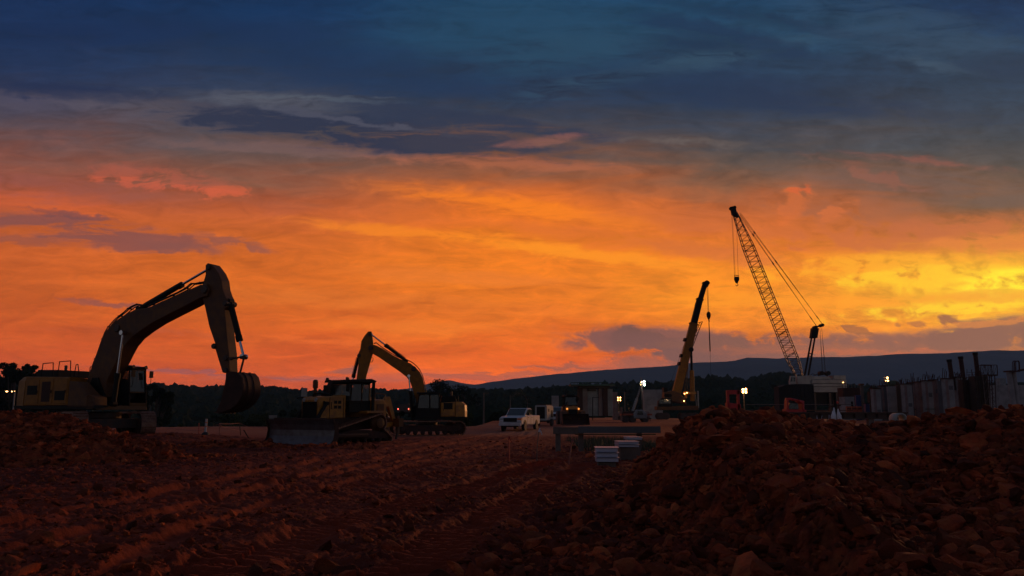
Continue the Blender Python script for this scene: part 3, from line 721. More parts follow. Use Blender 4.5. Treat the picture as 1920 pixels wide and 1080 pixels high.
def crawler(root, L, H, W, gauge, matl='track'):
    """two track units with frames, wheels and rollers under one machine"""
    for s in (1, -1):
        y = s * gauge / 2
        m = MB(); shoes(m, track_loop(L, H), y, W); tr = m.build('track', M[matl], root)
        f = MB(); f.chamf([(-L / 2 + H * .55, H * .30), (L / 2 - H * .55, H * .30), (L / 2 - H * .7, H * .72), (-L / 2 + H * .7, H * .72)], y - W * .34, y + W * .34, 0.03)
        f.build('track_frame', M['muddy'], tr)
        for nm, x in (('idler', L / 2 - H / 2), ('sprocket', -L / 2 + H / 2)):
            q = MB(); r = H / 2 - 0.09
            q.lathe((x, y, H / 2), [(r * .25, -W * .42), (r * .3, -W * .42), (r * .75, -W * .25), (r, -W * .18), (r, W * .18), (r * .75, W * .25), (r * .3, W * .42), (r * .25, W * .42)], 20, 'Y')
            if nm == 'sprocket':
                for k in range(16):
                    a = k * math.pi / 8; q.box((x + (r + .02) * math.cos(a), y, H / 2 + (r + .02) * math.sin(a)), (0.07, W * .2, 0.07), ry=-a)
            q.build(nm, M['muddy'], tr)
        for k in range(7):
            q = MB(); x = -L / 2 + H * .95 + (L - H * 1.9) * k / 6
            q.lathe((x, y, H * .2), [(0.08, -W * .36), (0.13, -W * .3), (0.13, -W * .1), (0.09, -W * .08), (0.09, W * .08), (0.13, W * .1), (0.13, W * .3), (0.08, W * .36)], 12, 'Y')
            q.build('roller', M['muddy'], tr)
    c = MB(); c.span((-L * .22, -gauge / 2, H * .35), (L * .22, gauge / 2, H * .75)); c.lathe((0, 0, H * .7), [(0.75, 0), (0.8, 0.1), (0.8, 0.35), (0.7, 0.4)], 24)
    c.build('carbody', M['steel'], root)
def cylinder_ram(root, a, b, y, rb, rr, split=0.55, name='hydraulic_cylinder'):
    """barrel from a to split, chrome rod on to b; a, b are (x, z)"""
    A = Vector((a[0], y, a[1])); B = Vector((b[0], y, b[1])); C_ = A.lerp(B, split)
    m = MB(); m.tube(A, C_, rb, n=14); m.tube(C_ - (B - A).normalized() * 0.16, C_ + (B - A).normalized() * 0.10, rb * 1.22, n=14)
    m.tube(A + Vector((0, -rb * 1.1, 0)), A + Vector((0, rb * 1.1, 0)), rb * 1.15, n=12)
    u = Vector((-(B - A).normalized().z, 0, (B - A).normalized().x)) * (rb * 1.25); m.tube(A.lerp(C_, .1) + u, C_ + u, rb * .16, n=6)
    o = m.build(name, M['black'], root)
    q = MB(); q.tube(C_, B, rr, n=12); q.tube(B + Vector((0, -rb * 1.2, 0)), B + Vector((0, rb * 1.2, 0)), rb * .95, n=12); q.build('rod', M['chrome'], o)
    return o
def smooth_line(pts, k=4):
    P = [Vector(p) for p in pts]; out = []
    for i in range(len(P) - 1):
        p0 = P[max(i - 1, 0)]; p3 = P[min(i + 2, len(P) - 1)]; p1, p2 = P[i], P[i + 1]
        for j in range(k):
            t = j / k; out.append(0.5 * (2 * p1 + (p2 - p0) * t + (2 * p0 - 5 * p1 + 4 * p2 - p3) * t * t + (3 * p1 - p0 - 3 * p2 + p3) * t ** 3))
    return out + [P[-1]]
def cab(root, x0, x1, y0, y1, z0, z1, rake=0.22, guard=False, front_dir=1):
    """operator cab: posts, roof, doors and panes; front at x1"""
    c = empty('cab', (0, 0, 0)); c.parent = root
    m = MB(); p = 0.075; xm = x0 + (x1 - x0) * .42; zb = z0 + (z1 - z0) * .36
    for y in (y0 + p / 2, y1 - p / 2):
        for a, b in (((x0 + p / 2, z0), (x0 + p / 2 + .03, z1)), ((xm, z0), (xm + .02, z1)), ((x1 - p / 2, z0), (x1 - p / 2 - rake, z1))):
            m.tube((a[0], y, a[1]), (b[0], y, b[1]), p * .62, n=6)
        m.box(((x0 + x1) / 2, y, z0 + .05), (x1 - x0, p, 0.12)); m.box(((x0 + x1) / 2, y, zb), (x1 - x0 - .06, p * .7, 0.06))
        m.prism([(x0 + .04, z0 + .04), (x1 - .06, z0 + .04), (x1 - .1, zb), (x0 + .05, zb)], y - .015, y + .015)
    for x, dx in ((x1 - p / 2, -rake), (x0 + p / 2, .03)):
        m.box((x, (y0 + y1) / 2, z0 + .08), (p, y1 - y0, .16)); m.box((x + dx, (y0 + y1) / 2, z1 - .05), (p, y1 - y0, .1)); m.box((x + dx * .36, (y0 + y1) / 2, zb), (p * .7, y1 - y0, .06))
    m.build('cab_frame', M['black'], c)
    rf = MB(); rf.chamf([(x0 - .04, z1 - .02), (x1 - rake + .10, z1 - .02), (x1 - rake + .05, z1 + .09), (x0 + .02, z1 + .11)], y0 - .03, y1 + .03, .03)
    rf.box(((x0 + xm) / 2 + .1, (y0 + y1) / 2, z1 + .14), (.5, .55, .06)); rf.build('cab_roof', M['black'], c)
    for y in (y0 + .01, y1 - .01):
        for a, b in ((x0 + .1, xm - .05), (xm + .06, x1 - .1)):
            g = MB(); e = rake * .9 if b > xm + .1 else 0
            g.prism([(a, zb + .03), (b, zb + .03), (b - e, z1 - .1), (a + .02, z1 - .1)], y - .006, y + .006); g.build('side_window', M['glass'], c)
    g = MB(); g.prism([(x1 - .07 - rake * .36, zb + .04), (x1 - .05 - rake * .36, zb + .04), (x1 - .05 - rake, z1 - .1), (x1 - .07 - rake, z1 - .1)], y0 + .08, y1 - .08); g.build('windscreen', M['glass'], c)
    s = MB(); xs = x0 + (x1 - x0) * .35; ys = (y0 + y1) / 2
    s.box((xs, ys, z0 + .45), (.5, .5, .16)); s.box((xs - .24, ys, z0 + .85), (.14, .48, .75), ry=-.12); s.box((xs - .3, ys, z0 + 1.3), (.1, .26, .18)); s.box((x1 - .45, ys, z0 + .65), (.08, .3, .5), ry=.3)
    s.build('seat', M['rubber'], c)
    for y in (y0 - .02, y1 + .02):
        k = MB(); k.path([(x1 - .12, y, z0 + .9), (x1 + .14, y, z0 + 1.0), (x1 + .14, y, z1 - .25)], .016); k.box((x1 + .15, y, z1 - .3), (.06, .2, .34)); k.build('mirror', M['black'], c)
    for yy in (y0 + .15, y1 - .15):
        k = MB(); k.lathe((x1 - rake + .12, yy, z1 + .06), [(.07, -.06), (.09, .03)], 10, 'X'); k.build('work_lamp', M['steel'], c)
    return c

def excavator(fr, label, side, geo, paint, tail, crawl_rot, name='excavator'):
    """side: +1 when the machine's left is far from the camera"""
    root = empty(name, fr.o, fr.h, label, 'excavator')
    g = geo
    # undercarriage, swung against the house
    uc = empty('undercarriage', (0, 0, 0), crawl_rot); uc.parent = root; uc.location = (g.get('ucx', 0), 0, 0)
    crawler(uc, g['TL'], g['TH'], g['TW'], g['G'])
    dz = g['TH'] + .06
    h0, h1 = dz + .18, g['house_top']; W = g['W'] / 2
    # house: platform, counterweight, engine bay, side doors, tank
    m = MB(); m.chamf([(-tail + .25, dz + .10), (g['nose'], dz + .10), (g['nose'] - .05, dz + .3), (-tail + .15, dz + .3)], -W, W, .03); m.build('deck', M['black'], root)
    cw = MB(); zt = h1
    def slab(z, k): return [(-tail + .9, -W, z), (-tail + .22, -W * .92, z), (-tail * 1.0 + .04, -W * .55, z), (-tail, 0, z), (-tail + .04, W * .55, z), (-tail + .22, W * .92, z), (-tail + .9, W, z)]
    lv = []
    for z, k in ((dz + .28, .0), (dz + .7, 0), (zt - .25, .03), (zt - .02, .28)):
        lv.append([(min(x + k * 1.0, -tail + .9), y * (1 - k * .25), z_) for x, y, z_ in slab(z, k)])
    n = 7; vs = [p for l in lv for p in l]; fs = [tuple(range(n))[::-1], tuple(range(3 * n, 4 * n))]
    for k in range(3):
        for i in range(n):
            j = (i + 1) % n; fs.append((k * n + i, k * n + j, (k + 1) * n + j, (k + 1) * n + i))
    cw.add(vs, [f[::-1] for f in fs]); cw.build('counterweight', M[paint], root)
    xe = g['boomx'] - .5
    for s in (1, -1):
        y = s * W
        # bodywork down each side
        b = MB(); x_end = xe if s == -1 else g['cabx0'] - .08
        b.chamf([(-tail + .93, h0 + .12), (x_end, h0 + .12), (x_end, zt - .10), (-tail + .93, zt - .02)], y - s * .75, y, .035)
        bd = b.build('side_body', M[paint], root)
        x = -tail + 1.0; k = 0
        while x < x_end - .5:
            d = MB(); wd = min(g['doorw'], x_end - x - .05)
            d.chamf([(x + .03, h0 + .2), (x + wd - .03, h0 + .2), (x + wd - .03, zt - .18), (x + .03, zt - .18)], y - s * .02, y + s * .022, .015)
            dr = d.build('side_door', M[paint], bd)
            v = MB()
            if k != 1:
                for q in range(6):
                    v.box((x + wd / 2, y + s * .03, h0 + .42 + q * .07 + (0.28 if k == 0 else 0)), (wd * .66, .02, .045))
                v.box((x + wd / 2, y + s * .024, h0 + .6 + (0.28 if k == 0 else 0)), (wd * .72, .012, .46)); v.build('vent_grille', M['black'], dr)
            else:
                v.box((x + wd / 2, y + s * .03, (h0 + zt) / 2), (wd * .6, .012, (zt - h0) * .62)); v.build('warning_panel', M['rust'], dr)
            hd = MB(); hd.box((x + wd - .12, y + s * .04, (h0 + zt) / 2), (.04, .03, .14)); hd.build('handle', M['black'], dr)
            x += wd; k += 1
    m = MB(); m.chamf([(-tail + .9, h0 + .05), (xe - .1, h0 + .05), (xe - .15, zt - .16), (-tail + .9, zt - .03)], -W + .7, W - .7, .04); m.build('engine_hood', M[paint], root)
    # engine cover, exhaust and rails on top
    m = MB(); m.chamf([(-tail + .75, zt - .04), (-tail + 1.0 + g['hoodl'], zt - .04), (-tail + .9 + g['hoodl'], zt + g['hoodh']), (-tail + .95, zt + g['hoodh'] + .03)], -W * .62, W * .62, .05); m.build('engine_cover', M['black'], root)
    m = MB(); m.tube((-tail + 1.2, W * .3, zt + .1), (-tail + 1.2, W * .3, zt + g['hoodh'] + .32), .075, n=10); m.build('exhaust', M['steel'], root)
    for s, x0, x1, hh in g['rails']:
        m = MB(); y = s * (W - .12)
        m.path([(x0, y, zt - .05), (x0 + .04, y, zt + hh), (x1 - .06, y, zt + hh + .02), (x1, y, zt - .05)], .024); m.build('handrail', M['black'], root)
    m = MB(); xb = g['boomx'] - .35
    m.path([(xb, -W + .12, zt - .1), (xb + .1, -W + .12, zt + .5), (xb + .22, -W + .12, zt + .52), (xb + .38, -W + .12, zt - .02)], .022); m.build('handrail', M['black'], root)
    # front right: steps, tool box
    m = MB(); m.chamf([(xe + .02, h0), (g['nose'] - .1, h0), (g['nose'] - .15, h0 + .5), (g['nose'] - .6, h0 + .62), (xe + .5, zt - .32), (xe + .02, zt - .3)], -W, -W + .7, .03)
    m.build('tool_box', M['yellow_old'], root)
    m = MB()
    for k in range(3): m.box((g['nose'] - .35 - k * .1, -W - .04, h0 - .02 + k * .3), (.42, .1, .03))
    m.path([(g['nose'] - .55, -W - .06, h0 + .1), (g['nose'] - .55, -W - .06, h0 + 1.2)], .018); m.build('step', M['yellow_old'], root)
    # boom foot brackets
    m = MB()
    for y in (-.42, .42): m.prism([(g['boomx'] - .7, dz + .25), (g['boomx'] + .95, dz + .25), (g['boomx'] + .8, dz + .7), (g['boomx'] + .2, h1 - .1), (g['boomx'] - .2, h1 - .1)], y - .06, y + .06)
    m.build('boom_bracket', M['black'], root)
    cab(root, g['cabx0'], g['cabx1'], W - 1.08, W - .02, dz + .28, g['cabtop'], .20)
    # front
    bw = g['boomw'] / 2
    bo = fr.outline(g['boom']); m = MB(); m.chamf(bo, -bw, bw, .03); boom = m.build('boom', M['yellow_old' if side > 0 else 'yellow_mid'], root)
    for P in g['bosses']:
        x, z = fr.on(*P); m = MB(); m.lathe((x, -bw - .07, z), [(.16, 0), (.19, .03), (.19, 2 * bw + .11), (.16, 2 * bw + .14)], 16, 'Y'); m.build('pivot_boss', M['steel'], boom)
    for k, ln in enumerate(g['pipes']):
        for yy in (-.16, -.06, .1):
            pts = smooth_line([(fr.on(*p)[0], yy, fr.on(*p)[1]) for p in ln], 4); m = MB(); m.path(pts, .03, 6)
            m.build('hydraulic_pipe', M['rubber'], boom)
        for p in pts[2::5]: m = MB(); m.box((p[0], -.03, p[2]), (.07, .36, .05), ry=.5); m.build('pipe_clamp', M['steel'], boom)
    sw = g['stickw'] / 2
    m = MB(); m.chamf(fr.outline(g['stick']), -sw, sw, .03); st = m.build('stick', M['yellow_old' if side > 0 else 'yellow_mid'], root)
    for P in g['sbosses']:
        x, z = fr.on(*P); m = MB(); m.lathe((x, -sw - .08, z), [(.11, 0), (.13, .03), (.13, 2 * sw + .13), (.11, 2 * sw + .16)], 14, 'Y'); m.build('pivot_boss', M['steel'], st)
    if 'loops' in g:
        for ln in g['loops']:
            for yy in (-sw - .04, -sw - .1): MB().path(smooth_line([(fr.on(*p)[0], yy, fr.on(*p)[1]) for p in ln], 5), .022, 6).build('hydraulic_hose', M['rubber'], st)
    for a, b, sp, rb, rr in g['stick_ram']: cylinder_ram(root, fr.on(*a), fr.on(*b), 0, rb, rr, sp, 'stick_cylinder')
    for a, b, sp, rb, rr in g['bucket_ram']: cylinder_ram(root, fr.on(*a), fr.on(*b), 0, rb, rr, sp, 'bucket_cylinder')
    for a, b, sp, rb, rr, y in g['boom_rams']: cylinder_ram(root, fr.on(*a, y), fr.on(*b, y), y, rb, rr, sp, 'boom_cylinder')
    if 'link' in g:
        for ln in g['link']:
            for y in (-sw - .05, sw + .05):
                A, B = fr.on(*ln[0], y), fr.on(*ln[1], y); m = MB(); m.tube((A[0], y, A[1]), (B[0], y, B[1]), ln[2], n=8)
                for q in (A, B): m.lathe((q[0], y - .05, q[1]), [(ln[2] * 1.5, 0), (ln[2] * 1.5, .1)], 12, 'Y')
                m.build('bucket_link', M['steel'], root)
    if 'bucket' in g:
        hw = g['bw'] / 2; pl = fr.outline(g['bucket'], -hw); th = .05
        bk = empty('bucket', (0, 0, 0)); bk.parent = root
        for y in (-hw, hw - th): m = MB(); m.prism(pl, y, y + th); m.build('side_plate', M['rust'], bk)
        shell = [pl[i] for i in g['shell']]; inner = []
        cx = sum(p[0] for p in pl) / len(pl); cz = sum(p[1] for p in pl) / len(pl)
        sm_ = smooth_line([(p[0], 0, p[1]) for p in shell], 4)
        inn = [Vector((p.x + (cx - p.x) * .08, 0, p.z + (cz - p.z) * .08)) for p in sm_]
        m = MB()
        for a, b, c, d in zip(sm_[:-1], sm_[1:], inn[1:], inn[:-1]): m.prism([(a.x, a.z), (b.x, b.z), (c.x, c.z), (d.x, d.z)], -hw + th, hw - th)
        for k in range(2):      # wear strips round the back
            for a, b in zip(sm_[:-1], sm_[1:]):
                na = Vector((a.x - cx, 0, a.z - cz)).normalized() * .03; yy = -hw + .3 + k * (2 * hw - .75)
                m.prism([(a.x, a.z), (b.x, b.z), (b.x + na.x, b.z + na.z), (a.x + na.x, a.z + na.z)], yy, yy + .14)
        m.build('shell', M['rust'], bk)
        tip = sm_[-1]; pre = sm_[-3]; d = (tip - pre).normalized()
        for k in range(5):
            yy = -hw + .12 + k * (2 * hw - .24) / 4; m = MB()
            u = Vector((-d.z, 0, d.x)) * .06; b0 = tip - d * .12; t1 = tip + d * .26
            m.prism([(b0.x - u.x, b0.z - u.z), (t1.x, t1.z), (b0.x + u.x, b0.z + u.z)], yy - .06, yy + .06); m.build('tooth', M['steel'], bk)
    return root

G1 = dict(ucx=.15, TL=5.4, TH=1.12, TW=.66, G=2.95, W=3.0, house_top=2.95, nose=1.4, boomx=-.1, cabx0=.0, cabx1=1.36, cabtop=3.36, doorw=1.02,
  hoodl=1.5, hoodh=.32, rails=[(-1, -2.8, -1.95, .62), (-1, -1.6, -.7, .68), (1, -2.9, -1.3, .6)], boomw=.82, stickw=.56,
  boom=[(196, 752), (181, 742), (173, 722), (183, 693), (193.5, 664), (204, 637), (211, 622), (226, 606), (238, 597), (252, 589), (265, 582), (287, 579), (300, 575), (333, 560), (367, 545), (387, 536), (399, 535), (404, 546), (400, 557), (387, 561), (367, 572), (333, 589), (300, 606), (277, 621), (260, 634), (248, 648), (240, 662), (226, 690), (213, 718), (209, 744)],
  bosses=[(200, 738), (233, 617), (396, 545)],
  pipes=[[(181, 706), (177.5, 690), (186, 667), (197, 636), (205, 618), (220, 600), (236, 587), (248, 577), (262, 571), (268, 574)], [(281, 575), (300, 566), (333, 551), (352, 541), (362, 533), (371, 532), (388, 529)]],
  stick=[(393, 499), (397, 495), (405, 497), (417, 513), (423, 527), (425, 543), (429, 555), (433, 563), (433, 577), (429, 582), (433, 630), (437, 663), (438, 697), (425, 699), (418, 677), (412, 657), (409, 649), (411, 645), (400, 613), (392, 577), (387, 560), (387, 537), (393, 517)],
  sbosses=[(400, 503), (396, 545), (431, 570), (410, 650), (432, 695), (432, 672)],
  stick_ram=[((262, 580), (397, 501), .58, .125, .06)],
  bucket_ram=[((431, 566), (457, 669), .68, .13, .062)],
  boom_rams=[((213, 757), (231, 624), .40, .12, .058, -.62), ((213, 757), (232, 622), .40, .12, .058, .62)],
  link=[((433, 673), (459, 668), .045), ((458, 669), (450, 700), .05)],
  bw=1.15, bucket=[(424, 697), (423, 711), (420, 727), (414, 752), (405, 773), (419, 772), (433, 766), (445, 756), (453, 743), (456, 730), (455, 717), (452, 706), (445, 698)], shell=[12, 11, 10, 9, 8, 7, 6, 5, 4])
fr1 = Frame(-20.45, 40.2, .50, R(-24))
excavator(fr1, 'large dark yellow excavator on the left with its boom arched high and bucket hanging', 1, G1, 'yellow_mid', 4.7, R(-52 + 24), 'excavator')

G2 = dict(TL=5.2, TH=1.0, TW=.62, G=2.6, W=2.95, house_top=2.45, nose=.95, boomx=.45, cabx0=-.95, cabx1=.78, cabtop=3.02, doorw=.9,
  hoodl=1.0, hoodh=.42, rails=[(1, -2.3, -1.5, .35)], boomw=.70, stickw=.5,
  boom=[(799, 752), (797, 735), (795.6, 722), (792.5, 709), (787.5, 698), (780, 690), (770, 682), (757.5, 677), (737.5, 667), (717.5, 654), (706, 648.5), (699, 646.5), (692, 650), (693, 659), (699, 663), (712.5, 671), (731, 684), (750, 697), (762.5, 707), (769, 716), (772.5, 726), (777, 740), (783, 756)],
  bosses=[(790, 746), (776, 692), (696, 653)],
  pipes=[[(701, 644), (706, 643), (712, 648), (722, 655), (742, 667), (757, 674)], [(761, 675), (768, 677), (776, 682), (785, 691), (792, 704), (797, 722), (799, 735)]],
  stick=[(690.6, 622), (697, 622), (698, 629), (699.5, 639), (700, 647.5), (699, 662.5), (696, 673), (694, 680), (687.5, 702.5), (684.5, 717), (680, 731), (676, 752), (666, 756), (666, 735), (667.5, 722), (669, 710), (672.5, 685), (672, 664), (676, 655), (678, 640), (684, 630)],
  sbosses=[(694, 628), (696, 653), (674, 667), (683, 716)],
  loops=[[(695, 668), (699, 672), (697, 678), (693, 678)]],
  stick_ram=[((762, 677), (696, 627), .58, .12, .055)],
  bucket_ram=[((673, 667), (655, 737), .56, .115, .055)],
  boom_rams=[((774, 786), (766.5, 705), .62, .11, .05, .62), ((785, 775), (779, 698), .42, .10, .045, -.62)],
  link=[((664, 742), (655, 738), .045), ((655, 738), (658, 760), .05)],
  bw=1.4, bucket=[(672, 752), (655, 750), (650, 765), (652, 780), (662, 790), (676, 790), (684, 780), (682, 765)], shell=[1, 2, 3, 4, 5, 6])
fr2 = Frame((802 - 960) / FP * 60, 60.0, gz_at(-5.3, 60) - .02, R(186))
excavator(fr2, 'yellow excavator with short tail behind the bulldozer, boom folded to the left', -1, G2, 'yellow', 3.0, R(12), 'excavator')

# ------------------------------------------------------------------ bulldozer
def bulldozer():
    h = R(270 - 35); o = Vector((-8.42, 40.7, .12))
    fr = Frame(o.x, o.y, o.z, h)
    root = empty('bulldozer', o, h, 'dusty yellow bulldozer with a wide worn steel blade and raised rear ripper', 'bulldozer')
    # crawlers: low at both ends, high drive sprocket
    for s in (1, -1):
        y = s * 1.05; W = .58
        loop = []
        for i in range(9):
            a = -math.pi / 2 + math.pi * .72 * i / 8; loop.append((1.75 + .40 * math.cos(a), .40 + .40 * math.sin(a)))
        loop[-1] = (1.75 + .40 * math.cos(R(40)), .40 + .40 * math.sin(R(40)))
        for i in range(9):
            a = R(100) + R(125) * i / 8; loop.append((-1.15 + .45 * math.cos(a), 1.0 + .45 * math.sin(a)))
        for i in range(6):
            a = R(200) + R(70) * i / 5; loop.append((-1.75 + .36 * math.cos(a), .36 + .36 * math.sin(a)))
        loop.sort(key=lambda p: math.atan2(p[1] - .55, p[0] - .1))
        m = MB(); shoes(m, loop, y, W, .19); tr = m.build('track', M['track'], root)
        f = MB(); f.chamf([(-1.7, .22), (1.7, .22), (1.75, .5), (.6, .68), (-.5, .66), (-1.7, .5)], y - .2, y + .2, .04); f.build('track_frame', M['muddy'], tr)
        for nm, x, z, r in (('idler', 1.75, .42, .33), ('idler', -1.72, .38, .30)):
            q = MB(); q.lathe((x, y, z), [(r * .3, -.22), (r * .8, -.16), (r, -.1), (r, .1), (r * .8, .16), (r * .3, .22)], 20, 'Y'); q.build(nm, M['muddy'], tr)
        q = MB(); q.lathe((-1.15, y, 1.0), [(.12, -.34), (.26, -.32), (.28, -.22), (.36, -.1), (.38, -.08), (.38, .08), (.36, .1), (.28, .22), (.26, .32), (.12, .34)], 24, 'Y')
        for k in range(18):
            a = k * math.pi / 9; q.box((-1.15 + .39 * math.cos(a), y, 1.0 + .39 * math.sin(a)), (.07, .12, .07), ry=-a)
        for k in range(10):
            a = k * math.pi / 5; q.lathe((-1.15 + .2 * math.cos(a), y + s * .33, 1.0 + .2 * math.sin(a)), [(.02, 0), (.02, s * .03)], 6, 'Y')
        q.build('sprocket', M['yellow_old'], tr)
        for k in range(6):
            q = MB(); q.lathe((-1.3 + k * .52, y, .19), [(.07, -.2), (.12, -.16), (.12, .16), (.07, .2)], 12, 'Y'); q.build('roller', M['muddy'], tr)
        f = MB(); f.chamf([(-1.55, 1.48), (-.2, 1.48), (-.2, 1.60), (-1.4, 1.60)], y - .3, y + .3, .02); f.build('fender', M['yellow'], root)
    # hull and hood
    m = MB(); m.chamf([(-1.9, .7), (2.1, .6), (2.25, 1.25), (-1.9, 1.3)], -.55, .55, .04); m.build('hull', M['muddy'], root)
    m = MB(); m.chamf([(.55, 1.25), (2.28, 1.2), (2.33, 2.12), (2.2, 2.26), (.55, 2.38)], -.62, .62, .05); hood = m.build('hood', M['yellow'], root)
    m = MB(); m.box((2.325, 0, 1.62), (.03, 1.0, .82)); 
    for k in range(9): m.box((2.345, -.45 + k * .1125, 1.62), (.02, .02, .82))
    m.build('grille', M['black'], hood)
    for y in (-.42, .42): m = MB(); m.lathe((2.28, y, 2.12), [(.09, 0), (.10, .05), (.085, .07)], 14, 'X'); m.build('headlight', M['white_dull'], hood)
    for s in (1, -1):
        for (x, z, a, b) in ((1.72, 1.9, .2, .16), (1.98, 1.9, .2, .16), (1.72, 1.64, .2, .16), (1.98, 1.64, .2, .16)):
            pass
        m = MB()
        for x in (.98, 1.24):
            for z in (2.02, 1.78): m.box((x, s * .625, z), (.19, .02, .15))
        m.box((1.98, s * .625, 1.86), (.10, .02, .42)); m.build('vent_opening', M['black'], hood)
        for x in (1.62, .72): m = MB(); m.box((x, s * .63, 1.75), (.02, .02, 1.0)); m.build('panel_seam', M['rust'], hood)
        m = MB(); m.path([(1.5, s * .66, 2.0), (1.56, s * .68, 2.0), (1.56, s * .68, 1.7), (1.5, s * .66, 1.7)], .016); m.build('handle', M['black'], hood)
    m = MB(); m.tube((1.75, -.30, 2.2), (1.75, -.30, 2.72), .085, n=12); m.tube((1.75, -.30, 2.7), (1.75, -.30, 3.02), .13, n=12); m.lathe((1.75, -.30, 3.02), [(.13, 0), (.11, .07), (.04, .1)], 12); m.build('precleaner', M['yellow_old'], root)
    m = MB(); m.tube((1.15, .02, 2.3), (1.22, .02, 2.78), .09, n=12); m.tube((1.2, .02, 2.74), (1.0, .02, 3.06), .11, .12, n=12); m.build('exhaust', M['rust'], root)
    m = MB(); m.path([(1.95, -.2, 2.25), (1.95, -.2, 2.42), (1.6, .25, 2.44), (1.3, .45, 2.32)], .04); m.lathe((1.5, .15, 2.32), [(.2, 0), (.22, .1), (.12, .16)], 12); m.build('hood_fittings', M['black'], root)
    m = MB(); m.box((2.12, -.66, 2.50), (.03, .40, .42), rx=-.05); m.build('sign_board', M['white_dull'], root)
    m = MB(); m.path([(2.1, -1.2, 2.22), (2.05, -.6, 2.28)], .03); m.build('side_bracket', M['black'], root)
    # cab and roll bar
    cab(root, -.95, .50, -.80, .80, 1.55, 3.02, .12)
    m = MB(); m.chamf([(-1.15, 3.02), (.62, 3.02), (.60, 3.14), (-.9, 3.22), (-1.25, 3.12)], -.95, .95, .04)
    for y in (-.9, .9): m.tube((-1.02, y, 1.5), (-1.05, y, 3.08), .09, n=8)
    m.build('roll_bar', M['black'], root)
    for y in (-.72, .72): m = MB(); m.lathe((.6, y, 3.18), [(.07, -.06), (.09, .05)], 10, 'X'); m.tube((.55, y, 3.08), (.57, y, 3.16), .02); m.build('work_lamp', M['steel'], root)
    m = MB(); m.chamf([(-2.0, 1.3), (-1.0, 1.3), (-1.0, 2.15), (-1.75, 2.2), (-2.0, 1.95)], -.95, .95, .06); tk = m.build('fuel_tank', M['yellow'], root)
    m = MB(); m.box((-1.5, .97, 1.75), (.5, .03, .4)); m.path([(-1.9, .9, 2.15), (-1.9, .9, 2.45), (-1.2, .9, 2.5), (-1.1, .9, 2.2)], .025); m.build('tank_rail', M['yellow_old'], tk)
    # blade with curved mouldboard
    bl = empty('blade', (0, 0, 0)); bl.parent = root
    prof = [(3.02, .02), (2.86, .18), (2.76, .42), (2.74, .70), (2.80, .96), (2.93, 1.19)]
    m = MB(); hw = 2.36
    for (a, b) in zip(prof[:-1], prof[1:]): m.prism([a, b, (b[0] - .07, b[1]), (a[0] - .07, a[1])], -hw, hw)
    for k in range(10):
        yy = -hw + .2 + k * (2 * hw - .4) / 9; m.prism([(2.95, .1), (2.68, .35), (2.62, .9), (2.86, 1.17), (2.5, 1.05), (2.48, .25)], yy - .03, yy + .03)
    m.build('mouldboard', M['blade'], bl)
    m = MB(); m.prism([(2.94, 1.17), (2.84, 1.18), (2.84, 1.27), (2.92, 1.27)], -hw * .78, hw * .78)
    for y in (-hw - .03, hw): m.prism([(3.06, .0), (2.7, .1), (2.6, .45), (2.64, 1.0), (2.90, 1.22), (2.97, 1.18), (2.84, .7), (2.92, .3), (3.08, .1)], y, y + .03)
    m.build('end_bit', M['rust'], bl)
    m = MB(); m.prism([(3.10, -.04), (3.06, -.05), (2.93, .14), (2.98, .18)], -hw, hw); m.build('cutting_edge', M['blade'], bl)
    m = MB(); m.box((2.86, -hw + .35, 1.31), (.2, .36, .16)); m.build('hose_guard', M['white_dull'], bl)
    for s in (1, -1):
        m = MB(); m.tube((2.6, s * 1.42, .40), (-.2, s * 1.38, .40), .12, n=8); m.tube((2.55, s * 1.0, .85), (1.6, s * 1.38, .45), .06, n=8); m.build('push_arm', M['muddy'], root)
        cylinder_ram(root, (1.9, 1.95), (2.66, .95), s * .72, .08, .04, .7, 'lift_cylinder')
    # ripper
    m = MB()
    for y in (-.55, .55):
        m.prism([(-2.0, 1.75), (-2.0, 2.0), (-2.3, 2.35), (-2.55, 2.35), (-3.0, 1.2), (-2.8, 1.1), (-2.45, 1.85)], y - .09, y + .09)
        m.prism([(-2.0, .7), (-2.0, .95), (-2.9, 1.05), (-3.0, .85)], y - .08, y + .08)
    m.build('ripper_arm', M['yellow'], root)
    m = MB(); m.box((-3.0, 0, 1.0), (.35, 2.1, .42)); m.build('ripper_beam', M['yellow_old'], root)
    for y in (-.8, 0, .8): m = MB(); m.chamf([(-2.92, 1.35), (-3.1, 1.35), (-3.12, .45), (-2.9, .12), (-2.85, .15), (-2.95, .5)], y - .05, y + .05, .01); m.build('ripper_shank', M['steel'], root)
    for y in (-.3, .3): cylinder_ram(root, (-2.1, 1.9), (-2.95, 1.15), y, .08, .04, .6, 'ripper_cylinder')
bulldozer()

